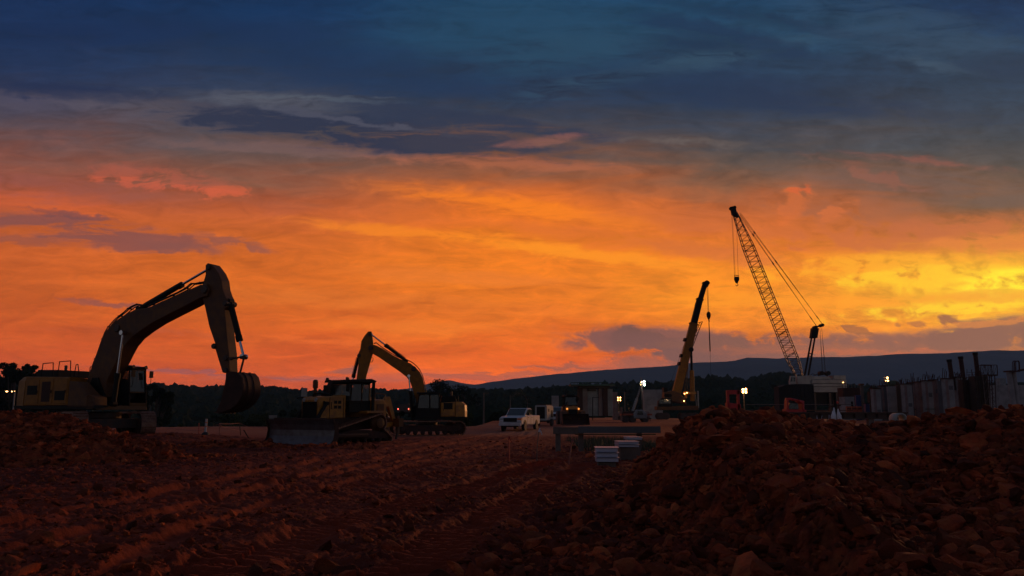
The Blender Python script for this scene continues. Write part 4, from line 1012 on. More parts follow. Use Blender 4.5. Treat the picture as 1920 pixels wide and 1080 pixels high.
# ------------------------------------------------------------------ road vehicles
def wheel(parent, x, y, z, r, w, rim='white_dull', name='wheel'):
    e = empty(name, (x, y, z)); e.parent = parent
    m = MB(); m.lathe((0, 0, 0), [(r * .62, -w / 2), (r * .93, -w / 2), (r, -w * .32), (r, w * .32), (r * .93, w / 2), (r * .62, w / 2)], 22, 'Y')
    for k in range(22):
        a = k * math.pi / 11; m.box((r * math.cos(a), 0, r * math.sin(a)), (.03, w * .8, .02 + r * .07), ry=-a + math.pi / 2)
    m.build('tyre', M['tyre'], e)
    m = MB(); m.lathe((0, 0, 0), [(r * .6, -w * .36), (r * .3, -w * .22), (r * .18, -w * .3), (r * .18, w * .3), (r * .3, w * .22), (r * .6, w * .36)], 16, 'Y'); m.build('rim', M[rim], e)
def pickup(x, y, z, h, label, group=None):
    root = empty('pickup_truck', (x, y, z), h, label, 'pickup truck', group)
    W = 1.0
    m = MB()
    m.chamf([(-2.85, .55), (-2.3, .48), (2.2, .48), (2.75, .55), (2.82, .85), (2.72, 1.08), (2.4, 1.20), (1.35, 1.28), (1.2, 1.30), (-.85, 1.32), (-2.85, 1.30)], -W, W, .07)
    m.build('body', M['white'], root)
    m = MB(); m.chamf([(-.95, 1.28), (-.85, 1.86), (-.6, 1.93), (.45, 1.93), (.62, 1.86), (1.42, 1.27)], -.86, .86, .09); m.build('roof', M['white'], root)
    for s in (1, -1):
        for a in ([(-.8, 1.36), (-.74, 1.80), (-.05, 1.84), (-.05, 1.36)], [(.03, 1.36), (.03, 1.84), (.45, 1.82), (1.12, 1.36)]):
            m = MB(); m.prism(a, s * .855, s * .885); m.build('side_window', M['glass'], root)
        m = MB()
        for x in (-.9, 0.0, 1.05): m.box((x, s * 1.002, .92), (.014, .012, .72))
        m.box((.1, s * 1.002, .58), (2.0, .012, .014)); m.build('door_seam', M['black'], root)
        for x in (-.2, .85): m = MB(); m.box((x - .1, s * 1.015, 1.12), (.18, .03, .04)); m.build('door_handle', M['black'], root)
        m = MB(); m.box((1.12, s * 1.13, 1.42), (.12, .2, .22)); m.tube((1.12, s * .98, 1.32), (1.12, s * 1.1, 1.38), .03); m.build('mirror', M['black'], root)
        m = MB(); m.chamf([(2.55, .88), (2.55, 1.13), (2.70, 1.10), (2.79, .98), (2.79, .86)], s * .62, s * 1.0, .02); m.build('headlight', M['marker_red'] if s > 0 else M['white_dull'], root)
        for xx in (1.75, -1.75):
            m = MB(); m.lathe((xx, s * .94, .44), [(.50, 0), (.50, s * .075)], 24, 'Y'); m.build('wheel_arch', M['black'], root)
            wheel(root, xx, s * .92, .40, .40, .27)
    m = MB(); m.prism([(.60, 1.84), (1.36, 1.31), (1.40, 1.34), (.63, 1.88)], -.76, .76); m.build('windscreen', M['glass'], root)
    m = MB(); m.box((2.79, 0, .93), (.06, 1.20, .34)); m.build('grille', M['black'], root)
    m = MB(); m.chamf([(2.72, .42), (2.95, .45), (2.95, .66), (2.75, .68)], -.98, .98, .04); m.build('bumper', M['white'], root)
    m = MB(); m.box((2.85, 0, .40), (.1, 1.5, .12)); m.build('air_dam', M['black'], root)
    m = MB(); m.span((-2.75, -.85, 1.301), (-1.0, .85, 1.306)); m.path([(-1.05, -.8, 1.3), (-1.15, -.78, 1.9), (-1.15, .78, 1.9), (-1.05, .8, 1.3)], .035); m.build('bed_rack', M['black'], root)
    return root
px_ = at(971, 800, 70); pickup(px_.x + .2, 71.3, gz_at(px_.x, 70), R(270 - 18), 'white pickup truck parked facing the camera near the middle of the yard')
p2_ = at(1043, 795, 98); pickup(p2_.x, 99, gz_at(p2_.x, 98), R(270 - 4), 'white pickup truck half hidden behind the generator trailer')
def generator():
    P = at(1021, 797, 80); z = gz_at(P.x, 80)
    root = empty('generator_trailer', (P.x, 80.5, z), R(270 - 22), 'grey box generator on a small wheeled trailer beside the white pickup', 'generator')
    m = MB(); m.chamf([(-1.0, .55), (1.0, .55), (1.0, 1.95), (.92, 2.02), (-.92, 2.02), (-1.0, 1.95)], -.62, .62, .05); m.build('housing', M['white_dull'], root)
    m = MB(); m.box((1.005, 0, 1.3), (.02, .85, 1.15)); m.build('front_panel', M['black'], root)
    m = MB(); m.box((.4, .63, 1.55), (.3, .02, .3)); m.build('side_vent', M['black'], root); m = MB(); m.box((-.5, .63, 1.2), (.5, .02, .7)); m.build('side_door', M['black'], root)
    m = MB(); m.span((-.9, -.5, 2.03), (.9, .5, 2.06)); m.build('top_rail', M['orange'], root)
    m = MB(); m.box((0, 0, .48), (2.3, 1.2, .12)); m.tube((1.1, 0, .45), (2.3, 0, .42), .05); m.build('chassis', M['black'], root)
    for s in (1, -1): wheel(root, -.2, s * .72, .34, .34, .2, 'steel')
generator()
def loader():
    P = at(1073, 796, 84); z = gz_at(P.x, 84)
    root = empty('wheel_loader', (P.x, 85.5, z), R(270 + 6), 'yellow wheel loader facing the camera with its dark bucket down', 'loader')
    m = MB(); m.chamf([(-2.6, .8), (1.0, .8), (1.1, 1.6), (.9, 1.9), (-.2, 2.0), (-2.6, 1.9)], -.62, .62, .08); m.build('hood', M['yellow'], root)
    m = MB(); m.box((1.10, 0, 1.35), (.06, .95, .55)); m.build('grille', M['black'], root)
    cab(root, -1.3, .05, -.68, .68, 1.5, 3.02, .15)
    for s in (1, -1):
        m = MB(); m.lathe((1.05, s * .62, 1.68), [(.08, 0), (.10, .08)], 12, 'X'); m.build('headlight', M['lamp_amber'], root)
        m = MB(); m.chamf([(.3, 1.5), (1.5, 1.45), (1.7, 1.15), (1.6, 1.1), (1.4, 1.35), (.3, 1.4)], s * .75, s * 1.25, .03); m.build('fender', M['yellow_old'], root)
        m = MB(); m.tube((.6, s * .45, 1.3), (2.3, s * .45, .6), .11, n=8); m.build('lift_arm', M['yellow_old'], root)
        for x in (.8, -1.9): wheel(root, x, s * 1.0, .72, .72, .5, 'yellow_old')
    m = MB(); pr = [(3.1, .05), (2.4, .12), (2.15, .5), (2.25, 1.0), (2.6, 1.15)]
    for a, b in zip(pr[:-1], pr[1:]): m.prism([a, b, (b[0] - .05, b[1] + .02), (a[0] - .05, a[1] + .04)], -1.35, 1.35)
    for y in (-1.38, 1.33): m.prism(pr, y, y + .05)
    m.build('bucket', M['rust'], root)
    m = MB(); m.path([(-.6, .9, 1.6), (-.6, .95, 2.9)], .03); m.build('grab_rail', M['steel'], root); m = MB(); m.tube((.4, -.4, 1.9), (.4, -.4, 2.5), .06); m.build('exhaust', M['steel'], root)
loader()

def far_car():
    Y = 135; q = at(757, 779, Y); root = pickup(q.x, Y, q.z, R(96), 'small far vehicle with glowing red tail lamps left of the short tailed excavator')
    for ch in root.children:
        if ch.type == 'MESH' and ch.data.materials[0] == M['white']: ch.data.materials[0] = M['steel']
    for s_ in (-.85, .85): m = MB(); m.box((-2.88, s_, 1.05), (.06, .13, .2)); m.build('tail_lamp', M['lamp_red'], root)
far_car()

# ================================================================== cranes and the works beyond
def P_(px, py, Y): return at(px, py, Y)
def lattice(root, A, B, wmid, wtip, wfoot, n, side, name='lattice_boom', rc=.07, rl=.032, foot=.12, tip=.1):
    """square lattice boom from foot A to tip B, tapered at both ends; side = horizontal unit vector across the boom"""
    A, B = Vector(A), Vector(B); d = (B - A).normalized(); s = Vector(side).normalized(); t = d.cross(s).normalized(); L = (B - A).length
    def W(u): return wfoot + (wmid - wfoot) * min(u / foot, 1) if u < foot else (wtip + (wmid - wtip) * min((1 - u) / tip, 1))
    m = MB(); rings = []
    for i in range(n + 1):
        u = i / n; w = W(u) / 2; c = A + d * (L * u); rings.append([c + s * w * a + t * w * b for a, b in ((-1, -1), (1, -1), (1, 1), (-1, 1))])
    for i in range(n):
        for k in range(4):
            m.tube(rings[i][k], rings[i + 1][k], rc, n=5, caps=False)
            j = (k + 1) % 4
            a, b = (k, j) if i % 2 else (j, k)
            m.tube(rings[i][a], rings[i + 1][b], rl, n=4, caps=False)
            if i % 8 == 0: m.tube(rings[i][k], rings[i][j], rl, n=4, caps=False)
        if i % 16 == 0: m.tube(rings[i][0], rings[i][2], rl, n=4)
    return m.build(name, M['steel'], root), rings

def crawler_crane():
    Y = 190.0; k = Y / FP
    O = P_(1515, 776, Y); z0 = .55
    root = empty('crawler_crane', (O.x, Y, z0), 0, 'tall crawler crane with a long leaning lattice boom and pale layered counterweight', 'crane')
    def L(px, py, dy=0.0):
        p = P_(px, py or 748, Y + dy)
        return Vector((p.x - O.x, dy, p.z - z0))
    # crawlers and body
    for dy in (-2.9, 2.9):
        m = MB(); lp = [(p[0], p[1]) for p in track_loop(8.6, 1.5)]; shoes(m, lp, dy, 1.1, .45, .08, .05); tr = m.build('track', M['track'], root)
        f = MB(); f.chamf([(-3.6, .4), (3.6, .4), (3.4, 1.1), (-3.4, 1.1)], dy - .4, dy + .4, .06); f.build('track_frame', M['steel'], tr)
    m = MB(); m.span((-2.2, -2.6, .5), (2.2, 2.6, 1.7)); m.lathe((0, 0, 1.7), [(1.7, 0), (1.8, .3), (1.6, .6)], 24); m.build('carbody', M['steel'], root)
    a, b = L(1491, 722), L(1517.5, 706)
    m = MB(); m.chamf([(a.x, a.z), (b.x, a.z), (b.x, b.z + .25), (L(1500, 0).x, b.z + .1), (a.x, b.z)], -1.6, 1.6, .08); m.build('machinery_house', M['white_dull'], root)
    a, b = L(1517.6, 736), L(1582, 705)
    zs = [L(0, y).z for y in (736, 720, 719.6, 713)]
    m = MB()
    for z_a, z_b, x_a, x_b in ((736, 726, 1518, 1582), (725.4, 720, 1517, 1582), (719.4, 712.6, 1518, 1582), (712.2, 704.5, 1559, 1581)):
        m.chamf([(L(x_a, 0).x, L(0, z_a).z), (L(x_b, 0).x, L(0, z_a).z), (L(x_b, 0).x, L(0, z_b).z), (L(x_a, 0).x, L(0, z_b).z)], -2.3, 2.3, .07)
    for x in (1530, 1556, 1572): m.box((L(x, 0).x, -2.33, L(0, 723).z), (.12, .08, 1.4))
    m.build('counterweight', M['white_dull'], root)
    m = MB(); m.chamf([(L(1519, 0).x, L(0, 712).z), (L(1557, 0).x, L(0, 712).z), (L(1552, 0).x, L(0, 706.5).z), (L(1520, 0).x, L(0, 706).z)], -1.7, 1.7, .08); m.build('engine_cover', M['white_dull'], root)
    m = MB(); m.span((L(1520, 0).x, -1.5, L(0, 760).z), (L(1576, 0).x, 1.5, L(0, 737).z)); m.build('lower_frame', M['black'], root)
    for x in (1521, 1549, 1562, 1580): m = MB(); m.box((L(x, 0).x, -2.2, (L(0, 737).z) / 2), (.5, .5, L(0, 737).z)); m.build('support_leg', M['steel'], root)
    # operator cab
    c = empty('cab', L(1486.5, 722, -1.9)); c.parent = root
    m = MB(); m.chamf([(-.75, 0), (.62, 0), (.62, 2.1), (-.45, 2.1), (-.8, .9)], -.5, .5, .07); m.build('cab_shell', M['white_dull'], c)
    m = MB(); m.prism([(-.72, .8), (-.2, .8), (-.15, 1.9), (-.42, 1.9)], -.53, -.51); m.build('side_window', M['glass'], c)
    m = MB(); m.box((.25, -.52, 1.3), (.4, .02, 1.0)); m.build('side_window', M['glass'], c)
    m = MB(); m.path([(-.8, -.5, .9), (-1.2, -.7, 1.0), (-1.2, -.7, 1.4)], .03); m.box((-1.22, -.7, 1.1), (.1, .25, .35)); m.build('mirror', M['black'], c)
    m = MB(); m.lathe(L(1581, 717, -2.35), [(.09, -.08), (.11, 0), (.09, .08)], 10, 'Y'); m.build('marker_lamp', M['lamp_warm'], root)
    # boom
    A, B = L(1499, 706), L(1377.5, 398); sd = Vector((.52, .85, 0))
    lattice(root, A, B, 2.45, .95, 1.5, 62, sd, rc=.10, rl=.048, foot=.10, tip=.22)
    d = (B - A).normalized(); m = MB(); m.prism([(B.x - .7, B.z - .6), (B.x + .75, B.z - 1.4), (B.x + .2, B.z + .9), (B.x - .55, B.z + 1.45), (B.x - .95, B.z + .9)], -.5, .5)
    for q in (L(1370.5, 391), L(1377, 389.5)): m.lathe((q.x, -.35, q.z), [(.42, 0), (.42, .7)], 16, 'Y')
    hd = m.build('boom_head', M['black'], root)
    # live mast: two legs, crosshead
    top = L(1527, 620)
    mast = empty('mast', (0, 0, 0)); mast.parent = root
    for (p, q, dy) in (((1506, 705), (1522, 618), -.9), ((1518, 705), (1533, 618), .9)):
        a, b = L(*p), L(*q); m = MB(); m.tube((a.x, dy, a.z), (b.x, dy, b.z), .24, .19, n=8); m.build('mast_leg', M['black'], mast)
    m = MB(); m.prism([(L(1519.5, 634).x, L(0, 634).z), (L(1530.5, 634).x, L(0, 634).z), (L(1533.5, 616).x, L(0, 616).z), (L(1522, 615).x, L(0, 615).z)], -.8, .8); m.build('mast_head', M['black'], mast)
    q = L(1534, 612); m = MB(); m.box(q, (1.9, 1.9, .35), ry=-.35)
    for dx in (-.8, .8): m.lathe((q.x + dx, -.9, q.z + dx * .3), [(.38, 0), (.38, 1.8)], 14, 'Y')
    m.build('bridle_sheaves', M['black'], mast)
    for yy in (663, 668): 
        a, b = L(1511, yy), L(1528, yy); m = MB(); m.tube((a.x + .3, -.9, a.z), (b.x - .3, .9, b.z), .12, n=6); m.build('cross_brace', M['black'], mast)
    # back stays and hoist ropes
    for dy in (-.7, .7):
        for a, b in (((1387, 399), (1541, 610)), ((1387, 404), (1528, 611))):
            p, r2 = L(*a), L(*b); m = MB(); m.tube((p.x, dy * .5, p.z), (r2.x + (dy + .7) * .5, dy, r2.z), .045, n=5)
            for u in (.18, .44, .93):
                c0 = Vector((p.x, dy * .5, p.z)).lerp(Vector((r2.x + (dy + .7) * .5, dy, r2.z)), u); m.tube(c0 - (r2 - p).normalized() * .35, c0 + (r2 - p).normalized() * .35, .10, n=6)
            m.build('pendant', M['cable'], root)
    blk = L(1545, 700)
    for i, x in enumerate((-.75, -.55, -.35, .35, .55, .75)):
        m = MB(); p = L(1537 if x < 0 else 1541, 614); m.tube((p.x + x * .3, x, p.z), (blk.x + x, x, blk.z + .3), .028, n=4); m.build('luffing_rope', M['cable'], root)
    m = MB(); m.lathe((blk.x - .75, -.8, blk.z), [(.52, 0), (.52, 1.6)], 16, 'Y'); m.lathe((blk.x + .8, -.8, blk.z), [(.52, 0), (.52, 1.6)], 16, 'Y'); m.box((blk.x, 0, blk.z - .1), (1.7, 1.3, .35)); m.box((blk.x + .7, 0, blk.z - .7), (.2, .4, 1.0)); m.build('lower_sheave_block', M['black'], root)
    hk = P_(1380.5, 522, Y); hk = Vector((hk.x - O.x, -.3, hk.z - z0))
    for p, q in (((1371, 392), (1376.5, 516)), ((1372.5, 395), (1378, 516)), ((1380, 398), (1383.5, 516))):
        a, b = L(*p), L(*q); m = MB(); m.tube((a.x, -.2, a.z), (b.x, -.3, b.z), .03, n=4); m.build('hoist_rope', M['cable'], root)
    m = MB(); m.box((hk.x, hk.y, hk.z + .7), (1.1, .25, .12)); m.prism([(hk.x - .5, hk.z + .35), (hk.x + .5, hk.z + .35), (hk.x + .58, hk.z - .3), (hk.x + .2, hk.z - 1.2), (hk.x - .2, hk.z - 1.2), (hk.x - .58, hk.z - .3)], hk.y - .3, hk.y + .3)
    for s in (-.5, .5): m.tube((hk.x + s, hk.y, hk.z + .3), (hk.x + s, hk.y, hk.z + .75), .05)
    m.build('hook_block', M['black'], root)
    m = MB(); pts = [(hk.x, hk.y, hk.z - 1.15)] + [(hk.x + .26 * math.sin(a), hk.y, hk.z - 1.6 - .28 * math.cos(a) * -1) for a in [R(v) for v in range(0, 300, 30)]]
    m.path(pts, .08, 6); m.build('hook', M['black'], root)
    # winch gear behind the mast
    m = MB(); m.path(smooth_line([L(1519, 704), L(1524, 701), (L(1530, 704))], 3), .08); m.path(smooth_line([L(1525, 705), L(1531, 702), L(1536, 706)], 3), .08); m.build('hydraulic_hose', M['rubber'], root)
crawler_crane()

def telescopic_crane():
    Y = 132.0; O = P_(1268, 772, Y); z0 = .6
    root = empty('telescopic_crane', (O.x, Y, z0), 0, 'yellow telescopic crane with its solid boom raised steeply right and a hook on one rope', 'crane')
    def L(px, py, dy=0.0):
        p = P_(px, py or 748, Y + dy)
        return Vector((p.x - O.x, dy, p.z - z0))
    def sec(name, c0, c1, w0, w1, dp, mt):
        a, b = L(*c0), L(*c1); d = (b - a).normalized(); n = Vector((-d.z, 0, d.x))
        k = Y / FP; pts = [(a + n * w0 * k / 2), (b + n * w1 * k / 2), (b - n * w1 * k / 2), (a - n * w0 * k / 2)]
        m = MB(); m.chamf([(p.x, p.z) for p in pts], -dp / 2, dp / 2, .08)
        e = b - d * .15; m.box((e.x, 0, e.z), (.22, dp + .14, w1 * k + .14), ry=-math.atan2(d.z, d.x)); return m.build(name, M[mt], root)
    sec('boom_base', (1266, 746), (1301, 606), 15.5, 14.0, 1.1, 'yellow_mid')
    sec('boom_section', (1297, 622), (1312.5, 560), 12.0, 11.0, .92, 'black')
    sec('boom_section', (1309, 575), (1322.5, 530), 9.5, 8.5, .75, 'black')
    q = L(1323, 531); m = MB(); m.prism([(q.x - .45, q.z - .5), (q.x + .35, q.z - .6), (q.x + .5, q.z + .25), (q.x + .1, q.z + .45), (q.x - .35, q.z + .2)], -.45, .45); m.lathe((q.x + .35, -.3, q.z), [(.3, 0), (.3, .6)], 14, 'Y'); m.build('boom_head', M['black'], root)
    m = MB()                                                     # folded jib beside the boom
    A, B = L(1297, 655), L(1317, 603); n_ = 12
    for i in range(n_):
        a, b = A.lerp(B, i / n_), A.lerp(B, (i + 1) / n_); o1 = Vector((.42, 0, .12))
        m.tube(a, b, .06, n=5); m.tube(a - o1, b - o1, .05, n=5); m.tube(a if i % 2 else a - o1, b - o1 if i % 2 else b, .035, n=4)
    for v in (A, A.lerp(B, .5), B): m.tube(v, v - Vector((1.0, 0, .25)), .05, n=5)
    m.build('folded_jib', M['black'], root)
    m = MB()
    for px, py in ((1306, 571), (1284, 637), (1273, 682), (1277, 667)): m.box(L(px, py), (.5, 1.2, .35), ry=-1.3)
    m.build('boom_collar', M['black'], root)
    a, b = L(1297.5, 752), L(1295, 660); m = MB(); m.tube((a.x, -.4, a.z), (a.lerp(b, .62).x, -.4, a.lerp(b, .62).z), .36, n=14); cy = m.build('lift_cylinder', M['yellow_mid'], root)
    m = MB(); m.tube((a.lerp(b, .62).x, -.4, a.lerp(b, .62).z), (b.x, -.4, b.z), .2, n=12); m.build('rod', M['black'], cy)
    q = L(1294.5, 656); m = MB(); m.lathe((q.x, -.7, q.z), [(.4, 0), (.4, 1.4)], 16, 'Y'); m.build('cylinder_pin', M['black'], root)
    for x0, x1 in ((1286, 1288), (1290, 1291), (1283, 1292)):
        a, b = L(x0, 742), L(x1, 668); m = MB(); m.tube((a.x, .5, a.z), (b.x, .3, b.z), .07, n=5); m.build('hydraulic_hose', M['rubber'], root)
    # ropes and hook
    a, b = L(1326, 535), L(1328.5, 587); m = MB(); m.tube((a.x - .1, -.1, a.z), (b.x - .1, -.1, b.z), .03, n=4); m.tube((a.x + .12, .1, a.z), (b.x + .08, .1, b.z), .03, n=4); m.build('hoist_rope', M['cable'], root)
    q = L(1328.7, 591); m = MB(); m.lathe((q.x, 0, q.z), [(.08, -.75), (.2, -.55), (.34, -.2), (.36, .15), (.28, .45), (.1, .6)], 14); m.tube((q.x, 0, q.z - .7), (q.x + .05, 0, q.z - 1.1), .1); m.build('hook_block', M['black'], root)
    a, b, c = L(1329.2, 603), L(1331.5, 659), L(1333, 708)
    m = MB()
    for s in (-.09, .09): m.tube((a.x + s * .4, s, a.z), (b.x + s, s, b.z), .05, n=5)
    m.build('lifting_sling', M['cable'], root); m = MB(); m.tube(b, c, .022, n=4); m.build('tag_line', M['cable'], root)
    a, b = L(1253, 735), L(1286, 640); m = MB(); m.tube((a.x, .8, a.z), (b.x, .6, b.z), .02, n=4); m.build('winch_rope', M['cable'], root)
    # superstructure and carrier
    m = MB(); m.chamf([(L(1243, 0).x, L(0, 750).z), (L(1284, 0).x, L(0, 758).z), (L(1282, 0).x, L(0, 748).z), (L(1272, 0).x, L(0, 737).z), (L(1258, 0).x, L(0, 733).z), (L(1244, 0).x, L(0, 736).z)], -1.2, 1.2, .1); m.build('superstructure', M['yellow_old'], root)
    m = MB()
    for x in (1246, 1250, 1254): m.lathe((L(x, 0).x, -1.25, L(0, 742).z), [(.28, 0), (.28, .1)], 14, 'Y')
    m.box((L(1247, 0).x, 0, L(0, 731).z), (.6, 1.4, .7)); m.build('winch', M['black'], root)
    m = MB(); m.chamf([(L(1231, 0).x, L(0, 763).z), (L(1257, 0).x, L(0, 763).z), (L(1257, 0).x, L(0, 747.5).z), (L(1239, 0).x, L(0, 746).z), (L(1232, 0).x, L(0, 752).z)], -1.3, -.2, .1); cb = m.build('carrier_cab', M['black'], root)
    m = MB(); m.box((L(1248, 0).x, -1.32, L(0, 753).z), (1.1, .03, .75)); m.box((L(1237, 0).x, -1.32, L(0, 753.5).z), (.7, .03, .7)); m.build('cab_window', M['glass'], cb)
    m = MB(); m.chamf([(L(1229, 0).x, L(0, 769).z), (L(1306, 0).x, L(0, 769).z), (L(1306, 0).x, L(0, 761).z), (L(1229, 0).x, L(0, 762).z)], -1.25, 1.25, .06); m.build('carrier', M['yellow_old'], root)
    for x in (1236, 1246, 1278, 1289, 1300):
        for s in (-1.1, 1.1): wheel(root, L(x, 0).x, s, .55, .55, .4, 'steel')
    m = MB(); m.box((L(1291, 0).x, -.9, L(0, 737).z), (2.1, .5, .38)); m.box((L(1283.5, 0).x, -.9, L(0, 742).z), (.35, .4, .8)); m.build('outrigger_beam', M['yellow'], root)
    m = MB(); m.path([L(1304, 740), L(1306, 762)], .05); m.path([L(1308.5, 733), L(1309.5, 765)], .12); m.build('outrigger_leg', M['white_dull'], root)
    for x, y in ((1280.5, 738.5), (1285, 736.8), (1279.5, 752)):
        q = L(x, y); m = MB(); m.lathe((q.x, -1.25, q.z), [(.05, -.1), (.09, -.04), (.09, .04), (.05, .1)], 12, 'Y'); m.build('work_lamp', M['lamp_warm'], root)
telescopic_crane()

# ---- lamps on masts
def light_tower(px, base_py, Y, lamps, label, warm=True, r=.14, power=0, name='light_tower', drop=.35, blades=True):
    q = P_(px, base_py, Y); zt = max(l[1] for l in lamps)
    z0 = min(q.z, .5); root = empty(name, (q.x, Y, z0), 0, label, 'light tower')
    top = P_(px, min(l[1] for l in lamps), Y).z - z0
    m = MB(); m.tube((0, 0, .6), (0, 0, top * .55), .09, n=8); m.tube((0, 0, top * .5), (0, 0, top + .1), .05, n=8); m.build('mast', M['steel'], root)
    m = MB(); m.chamf([(-.9, .45), (.9, .45), (.9, 1.25), (.7, 1.4), (-.7, 1.4), (-.9, 1.25)], -.5, .5, .05); m.build('generator_box', M['concrete_red'], root)
    m = MB(); m.box((0, 0, .4), (2.2, 1.0, .1))
    for x in (-1, 1): m.tube((x, 0, 0), (x, 0, .5), .05)
    m.build('trailer_frame', M['black'], root)
    for s in (-1, 1): wheel(root, 0, s * .6, .32, .32, .2, 'steel')
    hd = empty('lamp_head', (0, 0, 0)); hd.parent = root
    xs = [P_(l[0], l[1], Y) for l in lamps]
    m = MB(); cz = sum(p.z for p in xs) / len(xs) - z0; m.box((sum(p.x for p in xs) / len(xs) - q.x, .05, cz), (.9, .05, .07)); m.build('lamp_bar', M['black'], hd)
    for l, p in zip(lamps, xs):
        x, z = p.x - q.x, p.z - z0; rr_ = l[2] if len(l) > 2 else r
        m = MB(); m.lathe((x, -.12, z), [(rr_ * 1.1, 0), (rr_ * 1.15, .04), (rr_ * .7, .22)], 14, 'Y'); h_ = m.build('lamp_housing', M['steel'], hd)
        m = MB(); m.lathe((x, -.14, z), [(rr_ * .9, -.03), (rr_, .01)], 14, 'Y'); m.build('lamp_glass', M['lamp_warm' if (l[3] if len(l) > 3 else warm) else 'lamp_white'], h_)
    if power:
        ld = bpy.data.lights.new('flood_light', 'SPOT'); lo = bpy.data.objects.new('flood_light', ld); COL.objects.link(lo); ld.energy = power
        ld.color = (1, .62, .3) if warm else (.9, 1, .9); ld.spot_size = R(120); ld.spot_blend = .6; ld.shadow_soft_size = .3
        lo.location = (q.x, Y - .5, top + z0); lo.rotation_euler = (R(55), 0, 0)
    return root
light_tower(1205, 775, 112, [(1201.8, 716, .08, True), (1201.8, 721, .07, True), (1207.5, 715.6, .15, False), (1207.9, 721.6, .15, False)], 'light tower with four lamps, two of them bright greenish white, beside the leaning crane boom', False, power=500)
light_tower(1160.5, 775, 140, [(1158, 745.5, .09), (1163, 745.5, .09), (1158, 750.5, .09), (1163, 750.5, .09)], 'light tower with four small warm lamps right of the green platform pier', True, power=350)
light_tower(1396, 775, 105, [(1392.2, 730.3, .11), (1397.9, 729.8, .14), (1392.4, 735.6, .11), (1398.1, 735.6, .14)], 'brightest light tower, its four warm lamps glowing beside the red steel frame', True, power=700)
light_tower(1663, 775, 170, [(1663.3, 708.3, .2), (1664.2, 714, .2), (1659.8, 714, .07)], 'light tower with two bright warm lamps above the grey concrete wall', True, power=500)
def street_light():
    Y = 150; q = P_(24, 775, Y); root = empty('street_lamp', (q.x, Y, -6), 0, 'tall pale lamp post with two lit heads at the far left edge', 'lamp post')
    t = P_(24, 733.5, Y).z + 6; m = MB(); m.tube((0, 0, 0), (0, 0, t), .16, .10, n=10); m.build('pole', M['white_dull'], root)
    for x, on, rr_ in ((13, 1, .2), (18, 0, .12), (22.5, 1, .1), (27.5, 1, .08)):
        p = P_(x, 733, Y); m = MB(); m.tube((0, 0, t), (p.x - q.x, 0, p.z + 6), .05); m.lathe((p.x - q.x, 0, p.z + 6), [(.05, .14), (rr_ * 1.3, .05), (rr_ * 1.3, .02)], 12); a = m.build('lamp_arm', M['steel'], root)
        if on: m = MB(); m.lathe((p.x - q.x, 0, p.z + 5.9), [(rr_ * .4, -.1), (rr_, .0), (rr_, .08)], 12); m.build('lamp_glass', M['lamp_warm'], a)
street_light()

# ---- concrete piers, walls, formwork
def block(name, px0, px1, top, bot, Y, depth, mt, label, cat, lean=0.0, group=None, extra=None, parent=None, z0=None, ch=.06):
    a, b = P_(px0, bot, Y), P_(px1, top, Y); zb = min(a.z, .5) if z0 is None else z0
    ax = P_(px0, 775, Y).x; bx = P_(px1, 775, Y).x
    o = Vector(((ax + bx) / 2, Y, zb)); h = b.z - zb; w_ = bx - ax
    m = MB(); m.chamf([(-w_ / 2, 0), (w_ / 2, 0), (w_ / 2, h), (-w_ / 2, h)], 0, depth, ch)
    if extra: root = empty(name, o, 0, label, cat, group); m.build('shaft', M[mt], root); extra(root, w_, h, depth); return root
    ob = m.build(name, M[mt]); ob.location = o; return tag(ob, label, cat, group)
def ties(root, w_, h, dp, every=1.6):
    for k in range(1, int(h / every) + 1):
        m = MB(); m.box((0, dp / 2, k * every), (w_ + .12, dp + .12, .10)); m.build('clamp_band', M['rust'], root)
def rebar(root, w_, h, dp, n=6, hh=.9):
    r2 = random.Random(int(w_ * 1000 + h * 77))
    for k in range(n):
        x = -w_ / 2 + .1 + (w_ - .2) * k / max(n - 1, 1); m = MB(); l = hh * r2.uniform(.5, 1.3); m.tube((x, dp * r2.uniform(.1, .9), h - .05), (x + r2.uniform(-.1, .1), dp * .4, h + l), .05, n=5); m.build('rebar', M['rust'], root)
Yc = 120.0
order = ['first', 'second', 'third', 'fourth', 'fifth', 'sixth', 'seventh', 'eighth', 'ninth']
cols_ = [(1640, 1654, 729, 'concrete', 118, 1), (1656, 1667, 724, 'concrete_dark', 122, 1), (1698.5, 1714, 720.5, 'concrete', 116, 1), (1715, 1723, 718, 'concrete_dark', 120, 1), (1725, 1736, 716.5, 'concrete_red', 117, 1), (1738, 1753, 714.5, 'concrete', 115, 2), (1755, 1762, 712.5, 'concrete_red', 118, 1), (1776.5, 1793.5, 710.5, 'concrete', 112, 1), (1799, 1811, 707.5, 'concrete', 116, 2)]
def col_extra(k):
    def f(root, w_, h, dp):
        m = MB(); m.box((0, dp / 2, h + .05), (w_ + .25, dp + .25, .14)); m.build('cap_plate', M['rust'], root)
        rebar(root, w_, h, dp, 4 + k % 3, .8 + .4 * (k % 2))
        m = MB(); m.box((-w_ * .30, -.02, h * .52), (w_ * .3, .03, h * .9)); m.build('stained_edge', M['concrete_red'], root)
        m = MB(); m.box((w_ * .12, -.03, h * (.3 + .07 * k)), (w_ * .45, .03, h * .10)); m.build('patch', M['concrete_dark'], root)
        if k % 2: m = MB(); m.box((0, -.08, h * .3), (w_ + .4, .07, .09)); m.build('waler', M['green'], root)
    return f
for k, (a, b, t, mt, Y, nb) in enumerate(cols_):
    block('concrete_column', a, b, t, 775, Y, 1.0, mt, '%s concrete column from the left in the row behind the right clay heap' % order[k], 'concrete column', group='row of cast concrete columns', extra=col_extra(k))
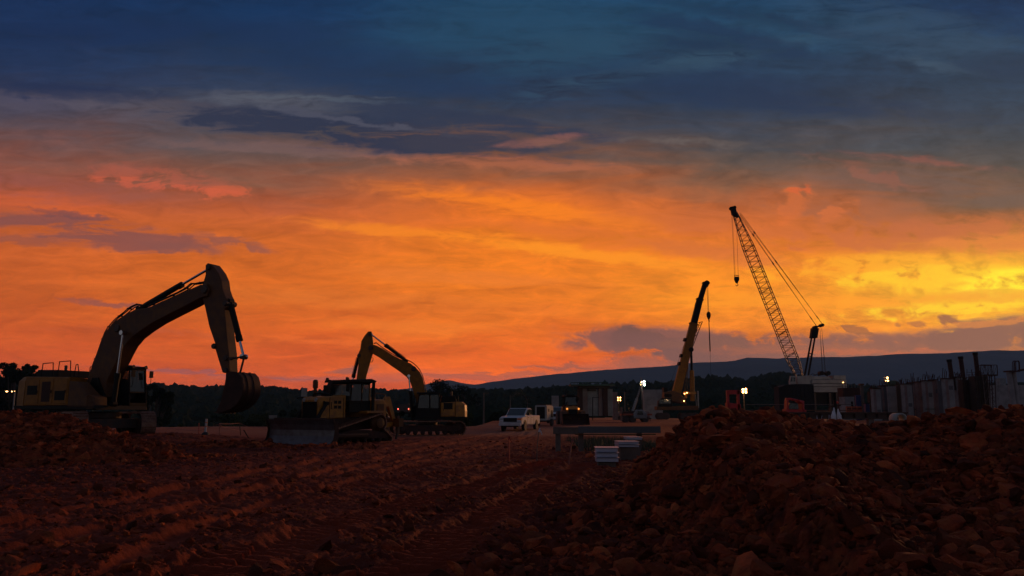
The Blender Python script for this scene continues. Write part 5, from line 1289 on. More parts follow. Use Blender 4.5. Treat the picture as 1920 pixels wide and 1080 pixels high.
    # narrow gap column set back behind
gaps = [(1668, 1684, 724.5, 'concrete', 119), (1684.5, 1692, 722, 'steel', 124), (1692.5, 1697.5, 721, 'concrete_dark', 125), (1763, 1776, 714, 'concrete_dark', 124)]
lab = ['wide plain grey concrete wall panel under the two warm lamps', 'dark steel shutter beside the wide plain concrete wall panel', 'narrow pale concrete strip beside the dark steel shutter', 'recessed reddish concrete wall panel between two taller columns']
for (a, b, t, mt, Y), l in zip(gaps, lab):
    block('wall_panel', a, b, t, 775, Y, .5, mt, l, 'wall panel', extra=lambda r0, w_, h, dp: rebar(r0, w_, h, dp, 5, .7))
def formwork(root, w_, h, dp):
    for k in range(5):
        m = MB(); m.box((0, -.08, h * (k + .5) / 5), (w_ + .3, .14, .12)); m.build('waler', M['rust'], root)
    for x in np.linspace(-w_ / 2 + .15, w_ / 2 - .15, 6):
        m = MB(); m.box((x, -.18, h / 2), (.08, .08, h)); m.build('stud', M['formwork'], root)
    rebar(root, w_, h, dp, 5, .8)
block('formwork_wall', 1810, 1833, 712, 775, 114, 1.2, 'formwork', 'dark plywood formwork panel between the last grey column and the brown tower', 'formwork', extra=formwork)
def tower(root, w_, h, dp):
    formwork(root, w_, h, dp)
    m = MB()
    for x in (w_ * .1, w_ * .5): m.tube((x, -.3, 0), (x - .1, -.3, h * 1.02), .06, n=6)
    for k in range(5): m.tube((w_ * .1, -.3, h * k / 5), (w_ * .5, -.3, h * (k + 1) / 5), .03, n=5)
    m.build('ladder_brace', M['wood'], root)
block('formwork_tower', 1833.5, 1857, 705, 775, 112, 1.6, 'formwork', 'brown timber formwork tower with walers below the wire scaffold platform', 'formwork', extra=tower)
# leaning steel piles
for (x0, y0, x1, y1, l) in ((1789, 712, 1783, 674.5, 'shortest of the three dark steel piles leaning left'), (1810, 708, 1804.5, 669, 'middle one of the three dark steel piles leaning left'), (1837.5, 706, 1832, 661.5, 'tallest of the three dark steel piles leaning left')):
    a, b = P_(x0, y0, 116), P_(x1, y1, 116); root = empty('steel_pile', (a.x, 116, a.z - 1.5), 0, l, 'steel pile', 'leaning steel piles'); v = b - a
    m = MB(); m.tube((-v.x * 1.5 / v.z, .5, 0), (v.x, .5, v.z + 1.5), .30, n=12); m.build('shaft', M['rust'], root)
    m = MB(); e = Vector((v.x, .5, v.z + 1.5)); m.tube(e - v.normalized() * .3, e + v.normalized() * .08, .36, n=12); m.build('collar', M['black'], root)
def scaffold():
    Y = 114; O = P_(1855, 775, Y); root = empty('scaffold_platform', (O.x, Y, .4), 0, 'open wire scaffold platform standing high beside the brown formwork tower', 'scaffold')
    def L(px, py, dy=0): p = P_(px, py or 748, Y); return Vector((p.x - O.x, dy, p.z - .4))
    for dy in (0, 1.3):
        m = MB(); m.path([L(1839, 684, dy), L(1869.5, 684.5, dy), L(1870.5, 703, dy), L(1838, 703, dy), L(1839, 684, dy)], .05, 5)
        for i in range(6): m.tube(L(1839 + i * 6.1, 684, dy), L(1839 + i * 6.1, 703, dy), .03, n=4)
        for i in range(5): m.tube(L(1839 + i * 6.1, 684 if i % 2 else 703, dy), L(1845 + i * 6.1, 703 if i % 2 else 684, dy), .025, n=4)
        m.build('railing', M['rust'], root)
    m = MB(); a, b = L(1848, 702), L(1871, 702); m.span((a.x, 0, a.z - .2), (b.x, 1.3, b.z)); m.build('deck', M['formwork'], root)
    for x, dy in ((1859, 0), (1865, 0), (1859, 1.3), (1865, 1.3)): m = MB(); m.tube(L(x, 704, dy), (L(x, 0).x, dy, 0), .06, n=6); m.build('leg', M['rust'], root)
    m = MB()
    for i in range(8):
        z = L(0, 706 + i * 8).z; m.tube((L(1859, 0).x, 0, z), (L(1865, 0).x, 0, z), .03, n=4); m.tube((L(1859, 0).x, 0, z), (L(1865, 0).x, 0, L(0, 714 + i * 8).z), .025, n=4)
    m.build('bracing', M['rust'], root)
scaffold()
def scaffold2():
    Y = 118; O = P_(1822, 775, Y); root = empty('guard_rail', (O.x, Y, .4), 0, 'thin guard rail between the middle and tallest steel piles', 'railing')
    def L(px, py, dy=0): p = P_(px, py or 748, Y); return Vector((p.x - O.x, dy, p.z - .4))
    for y in (698, 703, 708): m = MB(); m.tube(L(1812, y), L(1832, y), .03, n=5); m.build('rail', M['rust'], root)
    for x in (1813, 1822, 1831): m = MB(); m.tube(L(x, 692), L(x, 712), .04, n=5); m.build('post', M['rust'], root)
scaffold2()
def rebar_column():
    Y = 100; O = P_(1906, 775, Y); root = empty('rebar_column', (O.x, Y, .4), 0, 'round concrete column with looped reinforcing bars on top at the right edge', 'concrete column')
    def L(px, py, dy=0): p = P_(px, py or 748, Y); return Vector((p.x - O.x, dy, p.z - .4))
    m = MB(); zt = L(0, 697).z; m.tube((-.18, 0, 0), (-.45, 0, zt), .32, n=14); m.tube((.42, .2, 0), (.22, .2, zt), .30, n=14); m.build('shaft', M['concrete'], root)
    m = MB(); m.box((-.1, 0, zt + .04), (1.35, 1.2, .16)); m.build('cap_plate', M['rust'], root)
    for a, b, c, dy in ((1898, 1900, 1902, -.3), (1899, 1905, 1911, .1), (1903, 1907, 1910, -.2), (1905, 1910, 1914, .3), (1902, 1904, 1907, .4)):
        m = MB(); m.path(smooth_line([L(a, 697, dy), L(a, 683, dy), L(a + .7, 678.5, dy), L(b, 676.5, dy), L(c - .7, 678.5, dy), L(c, 684, dy), L(c + .5, 697, dy)], 3), .035, 5); m.build('rebar_loop', M['rust'], root)
    m = MB(); m.tube(L(1911, 695, .2), L(1945, 688, .2), .14, n=8); m.build('side_strut', M['rust'], root)
rebar_column()
block('concrete_wall', 1860, 1935, 722, 760, 175, .6, 'concrete', 'long pale concrete wall behind the scaffold at the right edge', 'wall', ch=.05)
def win(root, w_, h, dp):
    for i in range(3):
        for j in range(4): m = MB(); m.box((-w_ / 2 + w_ * (i + .5) / 3, -.04, h * (.35 + .15 * j)), (w_ * .16, .06, h * .07)); m.build('window', M['glass'], root)
    m = MB(); m.box((0, dp / 2, h + .2), (w_ * 1.04, dp * 1.04, .4)); m.build('parapet', M['concrete'], root)
block('apartment_building', 1881, 1892, 710, 775, 620, 6, 'concrete', 'small distant blocky building between the scaffold and the looped column', 'building', extra=win, z0=-3)

# green spoil mound behind the wall panel
def mound(px0, px1, top, Y, mt, label, name='grassy_mound', hz=.4):
    a, b = P_(px0, 775, Y).x, P_(px1, 775, Y).x; zt = P_((px0 + px1) / 2, top, Y).z
    xs = np.linspace(a, b, 50); ys = np.linspace(Y, Y + (b - a) * .5, 26); X, Yg = np.meshgrid(xs, ys)
    u = (X - a) / (b - a) * 2 - 1; v = (Yg - Y) / ((b - a) * .5) * 2 - 1
    Z = hz - .3 + (zt - hz + .3) * np.clip(1 - np.abs(u) ** 3, 0, 1) ** .8 * np.clip(1 - v ** 4, 0, 1) + fbm(X / 1.3, Yg / 1.3, 3, 9) * .5
    n1, n2 = X.shape; ii = np.arange(n1 * n2).reshape(n1, n2); F = np.stack([ii[:-1, :-1], ii[:-1, 1:], ii[1:, 1:], ii[1:, :-1]], -1).reshape(-1, 4)
    return np_mesh(name, np.stack([X.ravel(), Yg.ravel(), Z.ravel()], 1), F, M[mt], smooth=True, label=label, cat='mound')
mound(1655, 1712, 713, 140, 'weed', 'dark green overgrown mound rising behind the wide concrete wall panel')

# things between the crane and the columns
def crate_stack():
    Y = 125
    block('site_container', 1583.5, 1619, 727, 744, Y + 8, 2.4, 'rust', 'rusty brown raised steel deck right of the crane counterweight', 'steel deck', extra=lambda r0, w_, h, dp: [MB().box((x, .2, h + .3), (.08, .08, .6)).build('stanchion', M['wood'], r0) for x in np.linspace(-w_ / 2, w_ / 2, 7)] and None)
    block('site_container', 1586, 1604, 744, 764, Y + 5, 2.4, 'concrete', 'pale grey site container under the rusty steel deck', 'container', extra=lambda r0, w_, h, dp: MB().box((w_ * .2, -.03, h * .45), (w_ * .2, .05, h * .7)).build('door', M['black'], r0) and None)
    block('blue_hoarding', 1606.5, 1616.5, 741, 763, Y, .4, 'blue', 'upright blue sheet hoarding beside the yellow post', 'hoarding', extra=lambda r0, w_, h, dp: MB().box((0, -.04, h * .5), (w_ * .98, .06, .08)).build('rail', M['steel'], r0) and None)
    block('timber_post', 1617, 1622.5, 722, 774, Y, .4, 'wood', 'pale timber post between the blue hoarding and the brown formwork box', 'post', extra=lambda r0, w_, h, dp: MB().box((0, .2, h + .1), (w_ * 1.4, .6, .25)).build('cap', M['yellow_old'], r0) and None)
    block('blue_drum', 1624, 1632, 757, 773, Y - 3, .8, 'blue', 'dark blue covered stack at the foot of the timber post', 'covered stack', extra=lambda r0, w_, h, dp: MB().box((0, .4, h + .04), (w_ * 1.08, .9, .08)).build('lid', M['black'], r0) and None)
    block('formwork_box', 1633.5, 1643, 735, 774, Y, 1.0, 'formwork', 'brown timber formwork box left of the first concrete column', 'formwork', extra=formwork)
crate_stack()
def barrier(px0, px1, py, Y, n, label, mt='orange'):
    for k in range(n):
        x = px0 + (px1 - px0) * (k + .5) / n; q = P_(x, py, Y); w_ = (px1 - px0) / n * Y / FP * .94; h = 1.0
        root = empty('safety_barrier', (q.x, Y, q.z - h / 2), 0, label[k], 'barrier', 'orange safety barriers beside the containers')
        m = MB(); m.chamf([(-w_ / 2, 0), (w_ / 2, 0), (w_ / 2, .35), (w_ / 2 - .05, h), (-w_ / 2 + .05, h), (-w_ / 2, .35)], -.2, .2, .04); m.build('body', M[mt], root)
        m = MB(); m.box((0, -.21, h * .62), (w_ * .8, .02, .18)); m.build('recess', M['rust'], root)
barrier(1586, 1616, 768, 122, 3, ['orange barrier nearest the crane below the grey site container', 'middle orange barrier below the rusty steel deck', 'orange barrier directly below the blue hoarding'])

# dark covered load left of the crane body
def tarp_box():
    Y = 180; a, b = P_(1451.5, 775, Y).x, P_(1516.5, 775, Y).x; zt = P_(1484, 723, Y).z
    root = empty('covered_load', ((a + b) / 2, Y - 4, .5), 0, 'huge dark tarpaulin covered load in front of the crawler crane cab', 'covered load')
    w_ = (b - a) / 2; h = zt - .5
    m = MB(); m.chamf([(-w_, 0), (w_, 0), (w_, h + .2), (w_ * .1, h + .25), (-w_ * .55, h + .1), (-w_ * .9, h - .35), (-w_, h - .4)], 0, 3.5, .12); m.build('tarpaulin', M['tarp'], root)
    m = MB()
    for x in np.linspace(-w_ * .9, w_ * .9, 9): m.box((x, -.04, h / 2), (.06, .06, h * .98))
    m.build('tarp_seam', M['black'], root)
tarp_box()
# the long steel beam, rail fence and rods behind the heap
def low_items():
    Y = 60
    a, b = P_(1438, 775, Y), P_(1700, 775, Y); root = empty('steel_beam', ((a.x + b.x) / 2, Y, .75), 0, 'long dark steel beam lying level behind the right clay heap', 'beam')
    w_ = (b.x - a.x) / 2; zt = P_(1500, 774, Y).z - .75
    m = MB(); m.box((0, 0, zt), (2 * w_, .5, .10)); m.box((0, 0, zt - .2), (2 * w_, .08, .38)); m.box((0, 0, zt - .42), (2 * w_, .5, .08)); m.build('web', M['steel'], root)
    m = MB()
    for x in np.linspace(-w_ + .5, w_ - .5, 12): m.box((x, 0, zt - .2), (.08, .46, .36)); 
    m.build('stiffener', M['rust'], root)
    m = MB()
    for x in np.linspace(-w_ + .3, w_ - .3, 5): m.box((x, 0, (zt - .46) / 2 - .4), (.4, .4, zt - .46 + .8))
    m.build('bearer', M['wood'], root)
    Y = 95; a, b = P_(1400, 775, Y), P_(1600, 775, Y); root = empty('safety_railing', ((a.x + b.x) / 2, Y, .4), 0, 'long thin safety railing with two rails in front of the crawler crane', 'railing'); w_ = (b.x - a.x) / 2
    for y, mt in ((758.5, 'wood'), (769.5, 'yellow_old')): z = P_(1500, y, Y).z - .4; m = MB(); m.tube((-w_, 0, z), (w_, 0, z), .045, n=6); m.build('rail', M[mt], root)
    for x in np.linspace(-w_, w_, 9): m = MB(); m.tube((x, 0, 0), (x, 0, 1.25), .04, n=6); m.build('post', M['wood'], root)
    r3 = random.Random(3)
    Y = 56; root = empty('rebar_mat', (P_(1520, 775, Y).x, Y, .75), 0, 'row of short upright reinforcing rods behind the right clay heap', 'rebar')
    for k in range(26):
        x = (r3.uniform(1462, 1570) - 1520) * Y / FP; m = MB(); h = r3.uniform(.35, .75); m.tube((x, r3.uniform(-.6, .6), 0), (x + r3.uniform(-.05, .05), 0, h), .015, n=5); m.build('rod', M['zinc' if k % 3 else 'rust'], root)
    m = MB(); m.box((0, 0, -.4), (4.3, 1.6, .84)); m.build('slab', M['concrete'], root)
low_items()
def bulk_bag(px0, px1, top, bot, Y, label, flip):
    a, b = P_(px0, 775, Y).x, P_(px1, 775, Y).x; zt, zb = P_(px0, top, Y).z, P_(px0, bot, Y).z
    root = empty('bulk_bag', ((a + b) / 2, Y, zb), 0, label, 'bag', 'white woven sacks behind the heap'); w_ = (b - a) / 2; h = zt - zb
    v, f = ico(3); r4 = np.random.default_rng(int(px0)); n_ = np.array([mnoise.noise(Vector(q) * 2.2 + Vector((px0, 0, 0))) for q in v])
    q = v * (1 + n_[:, None] * .35); t = (q[:, 2:] + 1) / 2; q[:, :2] *= (1.15 - .75 * np.clip(t, 0, 1)); q[:, 0] += flip * t[:, 0] * .5
    q = q * np.array([w_, w_ * .8, h / 2]) + np.array([0, 0, h / 2]); np_mesh('sack', q, f, M['bag'], root)
    m = MB(); m.path(smooth_line([(flip * w_ * .3, 0, h * .9), (flip * w_ * .5, 0, h * 1.12), (flip * w_ * .7, 0, h * .88)], 3), .03); m.build('lifting_loop', M['bag'], root)
bulk_bag(1556, 1567, 767, 789, 50, 'crumpled white sack left of the dark post behind the heap', 1)
bulk_bag(1569.5, 1579, 769, 789, 50, 'crumpled white sack right of the dark post behind the heap', -1)
def dark_post():
    Y = 50.6; q = P_(1568, 790, Y); root = empty('rusty_post', (q.x, Y, q.z - .8), 0, 'dark post with a red cap and crossbars standing between two white sacks', 'post')
    m = MB(); m.tube((0, 0, 0), (0, 0, 2.1), .10, n=8); m.build('shaft', M['black'], root)
    m = MB(); m.lathe((.1, 0, 1.9), [(.08, 0), (.12, .04), (.11, .12), (.05, .16)], 12); m.build('cap', M['red'], root)
    m = MB()
    for z, s in ((1.7, .35), (1.4, .28)): m.tube((-s, 0, z), (s, 0, z + .1), .04)
    m.build('crossbar', M['rust'], root)
dark_post()
# precast pipe ring at the edge of the heap
def pipe_ring():
    Y = 48; q = P_(1691, 789, Y); root = MB(); r0 = 11 * Y / FP
    prof = [(r0 * .74, 0), (r0 * .72, .9), (r0, .9), (r0, 0), (r0 * .74, 0)]
    root.lathe((0, 0, 0), prof[:-1], 28, 'Y'); mm = MB(); n = 28; vs = []; 
    for rr_, h in ((r0 * .74, 0), (r0, 0), (r0, .9), (r0 * .74, .9)):
        for i in range(n): a = 2 * math.pi * i / n; vs.append((rr_ * math.cos(a), h, rr_ * math.sin(a)))
    fs = []
    for k in range(4):
        for i in range(n): j = (i + 1) % n; k2 = (k + 1) % 4; fs.append((k * n + i, k * n + j, k2 * n + j, k2 * n + i))
    mm.add(vs, fs, True); o = mm.build('pipe_section', M['white_dull'], None, label='short pale concrete pipe standing on edge, half sunk behind the heap', cat='pipe'); o.location = (q.x, Y, q.z + .10)
    m = MB(); m.box((0, .45, -.7 - r0), (2.6, 3.0, .9)); b_ = m.build('concrete_pad', M['concrete']); b_.location = (q.x, Y, q.z); b_['kind'] = 'structure'
pipe_ring()

# red steel frames
def red_frame():
    Y = 100; O = P_(1377, 775, Y); root = empty('red_frame', (O.x, Y, .42), 0, 'red steel portal frame standing left of the brightest light tower', 'steel frame')
    def L(px, py): p = P_(px, py or 762, Y); return (p.x - O.x, p.z - .42)
    for x in (1366.5, 1386): m = MB(); a = L(x, 775); b = L(x, 732); m.span((a[0] - .13, 0, 0), (a[0] + .13, .5, b[1])); m.build('post', M['red'], root)
    m = MB(); a, b = L(1366, 739), L(1386.5, 731.5); m.span((a[0], 0, a[1]), (b[0], .5, b[1])); m.build('top_beam', M['red'], root)
    m = MB(); a, b = L(1366, 764), L(1389, 755); m.chamf([(a[0], a[1] - .5), (b[0], a[1] - .5), (b[0], b[1] - .2), (a[0], b[1])], .0, 1.6, .05); m.build('base', M['red'], root)
    for y in (742, 748): m = MB(); z = L(0, y)[1]; m.tube((L(1368, 0)[0], .25, z), (L(1385, 0)[0], .25, z), .05); m.build('cross_bar', M['black'], root)
red_frame()
def telehandler():
    Y = 92; O = P_(1492, 775, Y); root = empty('telehandler', (O.x, Y, .42), 0, 'bright red telehandler body with sloping boom in front of the dark covered load', 'telehandler')
    def L(px, py): p = P_(px, py or 762, Y); return (p.x - O.x, p.z - .42)
    m = MB(); m.chamf([L(1474, 751), L(1475, 746), L(1483, 746), L(1497, 749), L(1496.5, 752.5), L(1484, 750)], .1, .6, .05); m.build('boom', M['red'], root)
    m = MB(); m.chamf([L(1497, 749.5), L(1507, 752), L(1507.5, 775), L(1504, 775), L(1503, 757), L(1497, 753)], -.2, 1.2, .06); m.build('rear_body', M['red'], root)
    m = MB(); m.chamf([L(1474, 774), L(1511, 774), L(1511, 768.5), L(1474, 767)], -.2, 1.4, .06); m.build('chassis', M['red'], root)
    m = MB(); m.chamf([L(1474, 768), L(1478, 768), L(1477.5, 750), L(1475, 750)], -.2, .8, .03); m.build('front_post', M['red'], root)
    m = MB(); m.chamf([L(1479, 767), L(1498, 767), L(1497, 757), L(1481, 755)], 0, .9, .05); m.build('cab_glass', M['glass'], root)
    for x in (1480, 1504):
        for y in (-.1, 1.3): wheel(root, L(x, 0)[0], y, .38, .40, .3, 'white_dull')
telehandler()
# ---- pier with platform in the middle distance
def pier():
    Y = 130; O = P_(1112, 775, Y); root = empty('concrete_pier', (O.x, Y, .45), 0, 'grey concrete pier between rusty uprights carrying a green working platform', 'pier')
    def L(px, py, dy=0): p = P_(px, py or 748, Y); return Vector((p.x - O.x, dy, p.z - .45))
    def B(n, x0, x1, y0, y1, d0, d1, mt): a, b = L(x0, y1), L(x1, y0); m = MB(); m.chamf([(a.x, max(a.z, -.5)), (b.x, max(a.z, -.5)), (b.x, b.z), (a.x, b.z)], d0, d1, .05); return m.build(n, M[mt], root)
    B('pier_wall', 1092, 1102, 728, 780, .4, 1.6, 'concrete_red'); B('pier_wall', 1102.2, 1123, 730, 780, .8, 1.4, 'concrete'); B('pier_wall', 1123.2, 1131, 728, 780, .4, 1.6, 'concrete_red')
    B('upright', 1084, 1092, 726, 782, -.2, .5, 'rust'); B('upright', 1131, 1139, 727, 780, -.2, .5, 'rust'); B('side_wall', 1139.3, 1150, 729, 780, 1.0, 1.5, 'concrete')
    B('cap_beam', 1086, 1143, 722.6, 728, -.3, 2.0, 'formwork'); B('hanging_shutter', 1103, 1117, 728.4, 733, -.3, 0, 'formwork')
    a, b = L(1069, 720), L(1138, 717.5)
    m = MB(); m.tube((a.x, -1.2, L(0, 718).z), (L(1139, 0).x, -1.2, L(0, 717.2).z), .07, n=6); m.tube((a.x, -1.2, L(0, 722.5).z), (L(1139, 0).x, -1.2, L(0, 722).z), .09, n=6)
    for i in range(12): x0 = a.x + (L(1139, 0).x - a.x) * i / 11; m.tube((x0, -1.2, L(0, 717.7).z), (x0, -1.2, L(0, 722.4).z), .04, n=4)
    m.build('platform_rail', M['green'], root)
    m = MB(); m.span((L(1069, 0).x, -1.3, L(0, 723.4).z), (L(1152, 0).x, 2.6, L(0, 722.9).z + .14)); m.build('platform_deck', M['green'], root)
    m = MB(); m.tube((L(1139, 0).x, 2.2, L(0, 719).z), (L(1152, 0).x, 2.2, L(0, 719).z), .08, n=6)
    for x in (1140, 1146, 1152): m.tube((L(x, 0).x, 2.2, L(0, 718).z), (L(x, 0).x, 2.2, L(0, 723).z), .05, n=5)
    m.build('rear_rail', M['rust'], root)
    m = MB(); m.tube(L(1111, 745, -.3), L(1111, 788, -.3), .08, n=6); m.tube(L(1111, 745, -.3), L(1123, 745, -.3), .05, n=6); m.build('drain_pipe', M['black'], root)
pier()
block('concrete_block', 1208.5, 1243, 730.5, 775, 150, 3, 'concrete', 'plain pale concrete block wall left of the telescopic crane', 'wall', extra=lambda r0, w_, h, dp: MB().box((0, -.02, h * .5), (w_, .03, .04)).build('pour_joint', M['concrete_red'], r0) and None)
block('concrete_block', 1151, 1158.5, 735, 780, 136, 2, 'concrete_red', 'narrow concrete block just right of the green platform pier', 'wall')
block('precast_slab', 1035, 1048, 742, 775, 150, 1.0, 'concrete', 'tall grey precast slab standing behind the yellow wheel loader', 'wall')
def knuckle_truck():
    Y = 108; O = P_(1190, 775, Y); root = empty('crane_truck', (O.x, Y, .42), 0, 'pale flatbed truck with a thin crane arm leaning up to the white lamps', 'truck')
    def L(px, py, dy=0): p = P_(px, py or 748, Y); return Vector((p.x - O.x, dy, p.z - .42))
    m = MB(); a, b = L(1184, 778), L(1202.5, 722); m.tube(a, a.lerp(b, .55), .20, n=6); m.tube(a.lerp(b, .5), b, .12, n=6); m.tube(b, L(1201, 707), .05, n=6); m.build('crane_arm', M['white_dull'], root)
    m = MB()
    for u in np.linspace(.05, .95, 14): c = a.lerp(b, u); m.box(c, (.36, .3, .05), ry=.5)
    m.build('arm_rung', M['rust'], root)
    m = MB(); m.chamf([(-1.9, .9), (2.2, .9), (2.2, 1.15), (-1.9, 1.15)], -.9, 1.0, .04); m.build('flatbed', M['orange'], root)
    m = MB(); m.chamf([(-.3, .5), (1.5, .5), (1.5, 1.15), (.9, 1.65), (.1, 1.65), (-.3, 1.2)], -1.1, -.1, .08); cb = m.build('cab', M['concrete'], root)
    m = MB(); m.prism([(.15, 1.0), (.95, 1.0), (.85, 1.5), (.25, 1.5)], -1.13, -1.10); m.build('side_window', M['glass'], cb)
    m = MB(); m.chamf([L(1168, 774), L(1190, 772), L(1190, 766), L(1168, 768)] and [(L(1168, 0).x, .9), (L(1190, 0).x, .9), (L(1188, 0).x, 1.5), (L(1168, 0).x, 1.4)], -.8, .8, .06); m.build('load', M['rust'], root)
    m = MB(); a = L(1164.5, 0).x; m.span((a, -.9, .2), (a + .1, .9, 2.0)); m.build('head_board', M['wood'], root)
    m = MB(); m.path([L(1180, 770), L(1178, 764), L(1176, 758), L(1178, 752)], .05); m.build('hydraulic_hose', M['rubber'], root)
    for x in (-1.3, -.4, 1.3): 
        for y in (-.9, .9): wheel(root, x, y, .40, .42, .3, 'steel')
knuckle_truck()

# thin poles and a utility pole in the yard
for px, t, Y, l in ((907, 736, 110, 'tall pale utility pole left of the white pickup'), (957, 741, 120, 'thin lamp post standing behind the white pickup'), (1172, 735, 150, 'thin pale pole between the warm lamps and the leaning crane arm')):
    q = P_(px, 775, Y); root = empty('utility_pole', (q.x, Y, .1), 0, l, 'pole'); h = P_(px, t, Y).z - .1
    m = MB(); m.tube((0, 0, 0), (0, 0, h), .13, .09, n=8); m.build('shaft', M['wood'], root)
    m = MB(); m.box((.2, 0, h - .12), (.7, .1, .1)); m.build('crossarm', M['steel'], root)

# ---- barrier of planks on posts, sheet stacks, stakes in the foreground
def plank_barrier():
    Y = 33.5; a, b = P_(1037, 775, Y), P_(1238, 775, Y); root = empty('plank_barrier', (a.x, Y, 0), 0, 'low barrier of wide grey boards on square posts left of the right heap', 'barrier')
    def z(py): return P_(1100, py, Y).z
    L_ = b.x - a.x
    m = MB(); m.span((0, 0, z(814)), (46 * Y / FP, .09, z(801))); m.build('board', M['wood'], root)
    m = MB(); m.span((46 * Y / FP + .01, .02, z(812)), (L_, .10, z(799.5))); m.build('board', M['concrete_dark'], root)
    m = MB(); m.span((40 * Y / FP, -.10, z(815.5)), (L_ * .95, .14, z(813.2))); m.build('rail', M['yellow_old'], root)
    for x in (1045.5, 1088, 1196): q = (x - 1037) * Y / FP; m = MB(); m.span((q - .09, .10, -.1), (q + .12, .32, z(802))); m.build('post', M['wood'], root)
plank_barrier()
r5 = random.Random(11)
def sheets(px0, px1, top, bot, Y, n, label, dz=0, rz=0):
    a, b = P_(px0, bot, Y), P_(px1, top, Y); w_ = b.x - a.x; zb = min(a.z, gz_at(a.x, Y)); h = b.z - a.z
    root = empty('sheet_stack', ((a.x + b.x) / 2, Y, a.z), rz, label, 'metal sheets', 'bundles of folded metal sheets')
    for k in range(n):
        z0 = h * k / n; t = h / n; m = MB()
        m.chamf([(-w_ / 2 + .01, z0 + .01), (w_ / 2 - .01 * k, z0 + .01), (w_ / 2 - .01 * k, z0 + t * .92), (-w_ / 2 + .01, z0 + t * .92)], 0, .9, .012)
        m.prism([(-w_ / 2 - .02, z0 + t * .93), (w_ / 2 + .03, z0 + t * .93), (w_ / 2 + .03, z0 + t * .97), (-w_ / 2 - .02, z0 + t * .97)], -.05, .92)
        m.build('sheet', M['zinc'], root)
    m = MB(); m.box((0, .45, -.14 - (a.z - zb) / 2), (w_ * .8, .7, .26 + a.z - zb)); m.build('timber_bearer', M['wood'], root)
sheets(1118, 1159, 839, 867, 24.0, 3, 'nearest and largest bundle of pale metal sheets at the foot of the heap', rz=R(-3))
sheets(1160, 1198, 827.5, 839, 27.5, 2, 'middle bundle of pale metal sheets partly behind the heap', rz=R(2))
sheets(1175, 1204, 819.5, 825, 30.5, 1, 'farthest flat bundle of pale metal sheets near the plank barrier')
def stake(px0, py0, px1, py1, Y, mt, label, r=.02, tape=None, bend=0, name='survey_stake'):
    zg = gz_at(P_(px0, py0, Y).x, Y); a, b = P_(px0, py0, Y), P_(px1, py1, Y); root = empty(name, (a.x, Y, min(zg, a.z) - .05), 0, label, 'stake'); z0 = min(zg, a.z) - .05
    m = MB(); pts = smooth_line([(0, 0, 0), ((b.x - a.x) * .5 + bend, 0, (b.z - z0) * .5), (b.x - a.x, 0, b.z - z0)], 4); m.path(pts, r, 6); m.build('shaft', M[mt], root)
    if tape:
        m = MB(); t = Vector((b.x - a.x, 0, b.z - z0)); m.box(t - Vector((0, .02, .06)), (.05, .01, .12), ry=.3); m.box(t + Vector((.05, -.02, -.12)), (.03, .01, .18), ry=-.4); m.build('flagging', M[tape], root)
stake(955, 848, 954.5, 818, 26, 'redstake', 'short red painted stake in the open clay', .018, 'redstake')
stake(1006.5, 846, 1011.5, 803, 27, 'wood', 'thin bent stake with white flagging right of the red stake', .014, 'bag', -.03)
stake(1065.5, 860, 1073, 822, 25, 'tape', 'leaning pink stake beside the plank barrier', .02, 'tape')
# roped stakes left of the dozer
stake(373, 822, 373, 793, 46, 'redstake', 'thin rusty stake left of the white plastic post', .022)
stake(411, 827, 412, 795, 44, 'tape', 'thin stake with pink rope right of the white plastic post', .025, 'tape')
stake(472, 829, 457, 806, 43, 'rust', 'dark stake leaning left near the bulldozer blade', .03)
stake(452, 806, 449, 793, 60, 'rust', 'small dark far stake holding the end of the rope', .03)
def white_post():
    Y = 42; q = P_(384.5, 821, Y); zg = gz_at(q.x, Y); root = empty('marker_post', (q.x, Y, zg), 0, 'thick white plastic marker post on a dark base beside the roped stakes', 'post')
    zt = P_(385, 785.5, Y).z - zg; m = MB(); m.tube((0, 0, .05), (.02, 0, zt), .065, .055, n=12); m.build('shaft', M['white'], root)
    m = MB(); m.lathe((0, 0, -.02), [(.2, 0), (.17, .08), (.09, .15)], 14); m.build('base', M['rubber'], root)
    m = MB(); m.tube((.01, 0, zt * .50), (.012, 0, zt * .56), .068, n=12); m.tube((.015, 0, zt * .74), (.017, 0, zt * .80), .064, n=12); m.build('band', M['marker_red'], root)
white_post()
def rope(pts, Y, label):
    m = MB(); P3 = [P_(x, y, yy) for x, y, yy in pts]; m.path(smooth_line([tuple(p) for p in P3], 6), .014, 5); tag(m.build('barrier_rope', M['tape']), label, 'rope')
rope([(316, 803, 50), (345, 806, 48), (373, 807, 46), (385, 804, 45), (411, 795, 44)], 45, 'pink rope sagging from the excavator side to the stake right of the white post')
rope([(411, 795, 44), (420, 801, 48), (435, 805, 52), (449, 807, 60)], 50, 'pink rope sagging from the pink roped stake towards the far dark stake')
rope([(411, 794.5, 44), (430, 794.8, 50), (449, 793.5, 60)], 50, 'straight upper rope between the pink roped stake and the far dark stake')
rope([(449, 793.5, 60), (465, 800, 60), (480, 802, 60), (500, 801, 60)], 60, 'rope running from the far dark stake to behind the bulldozer blade')
# small tail lights of traffic behind the second excavator

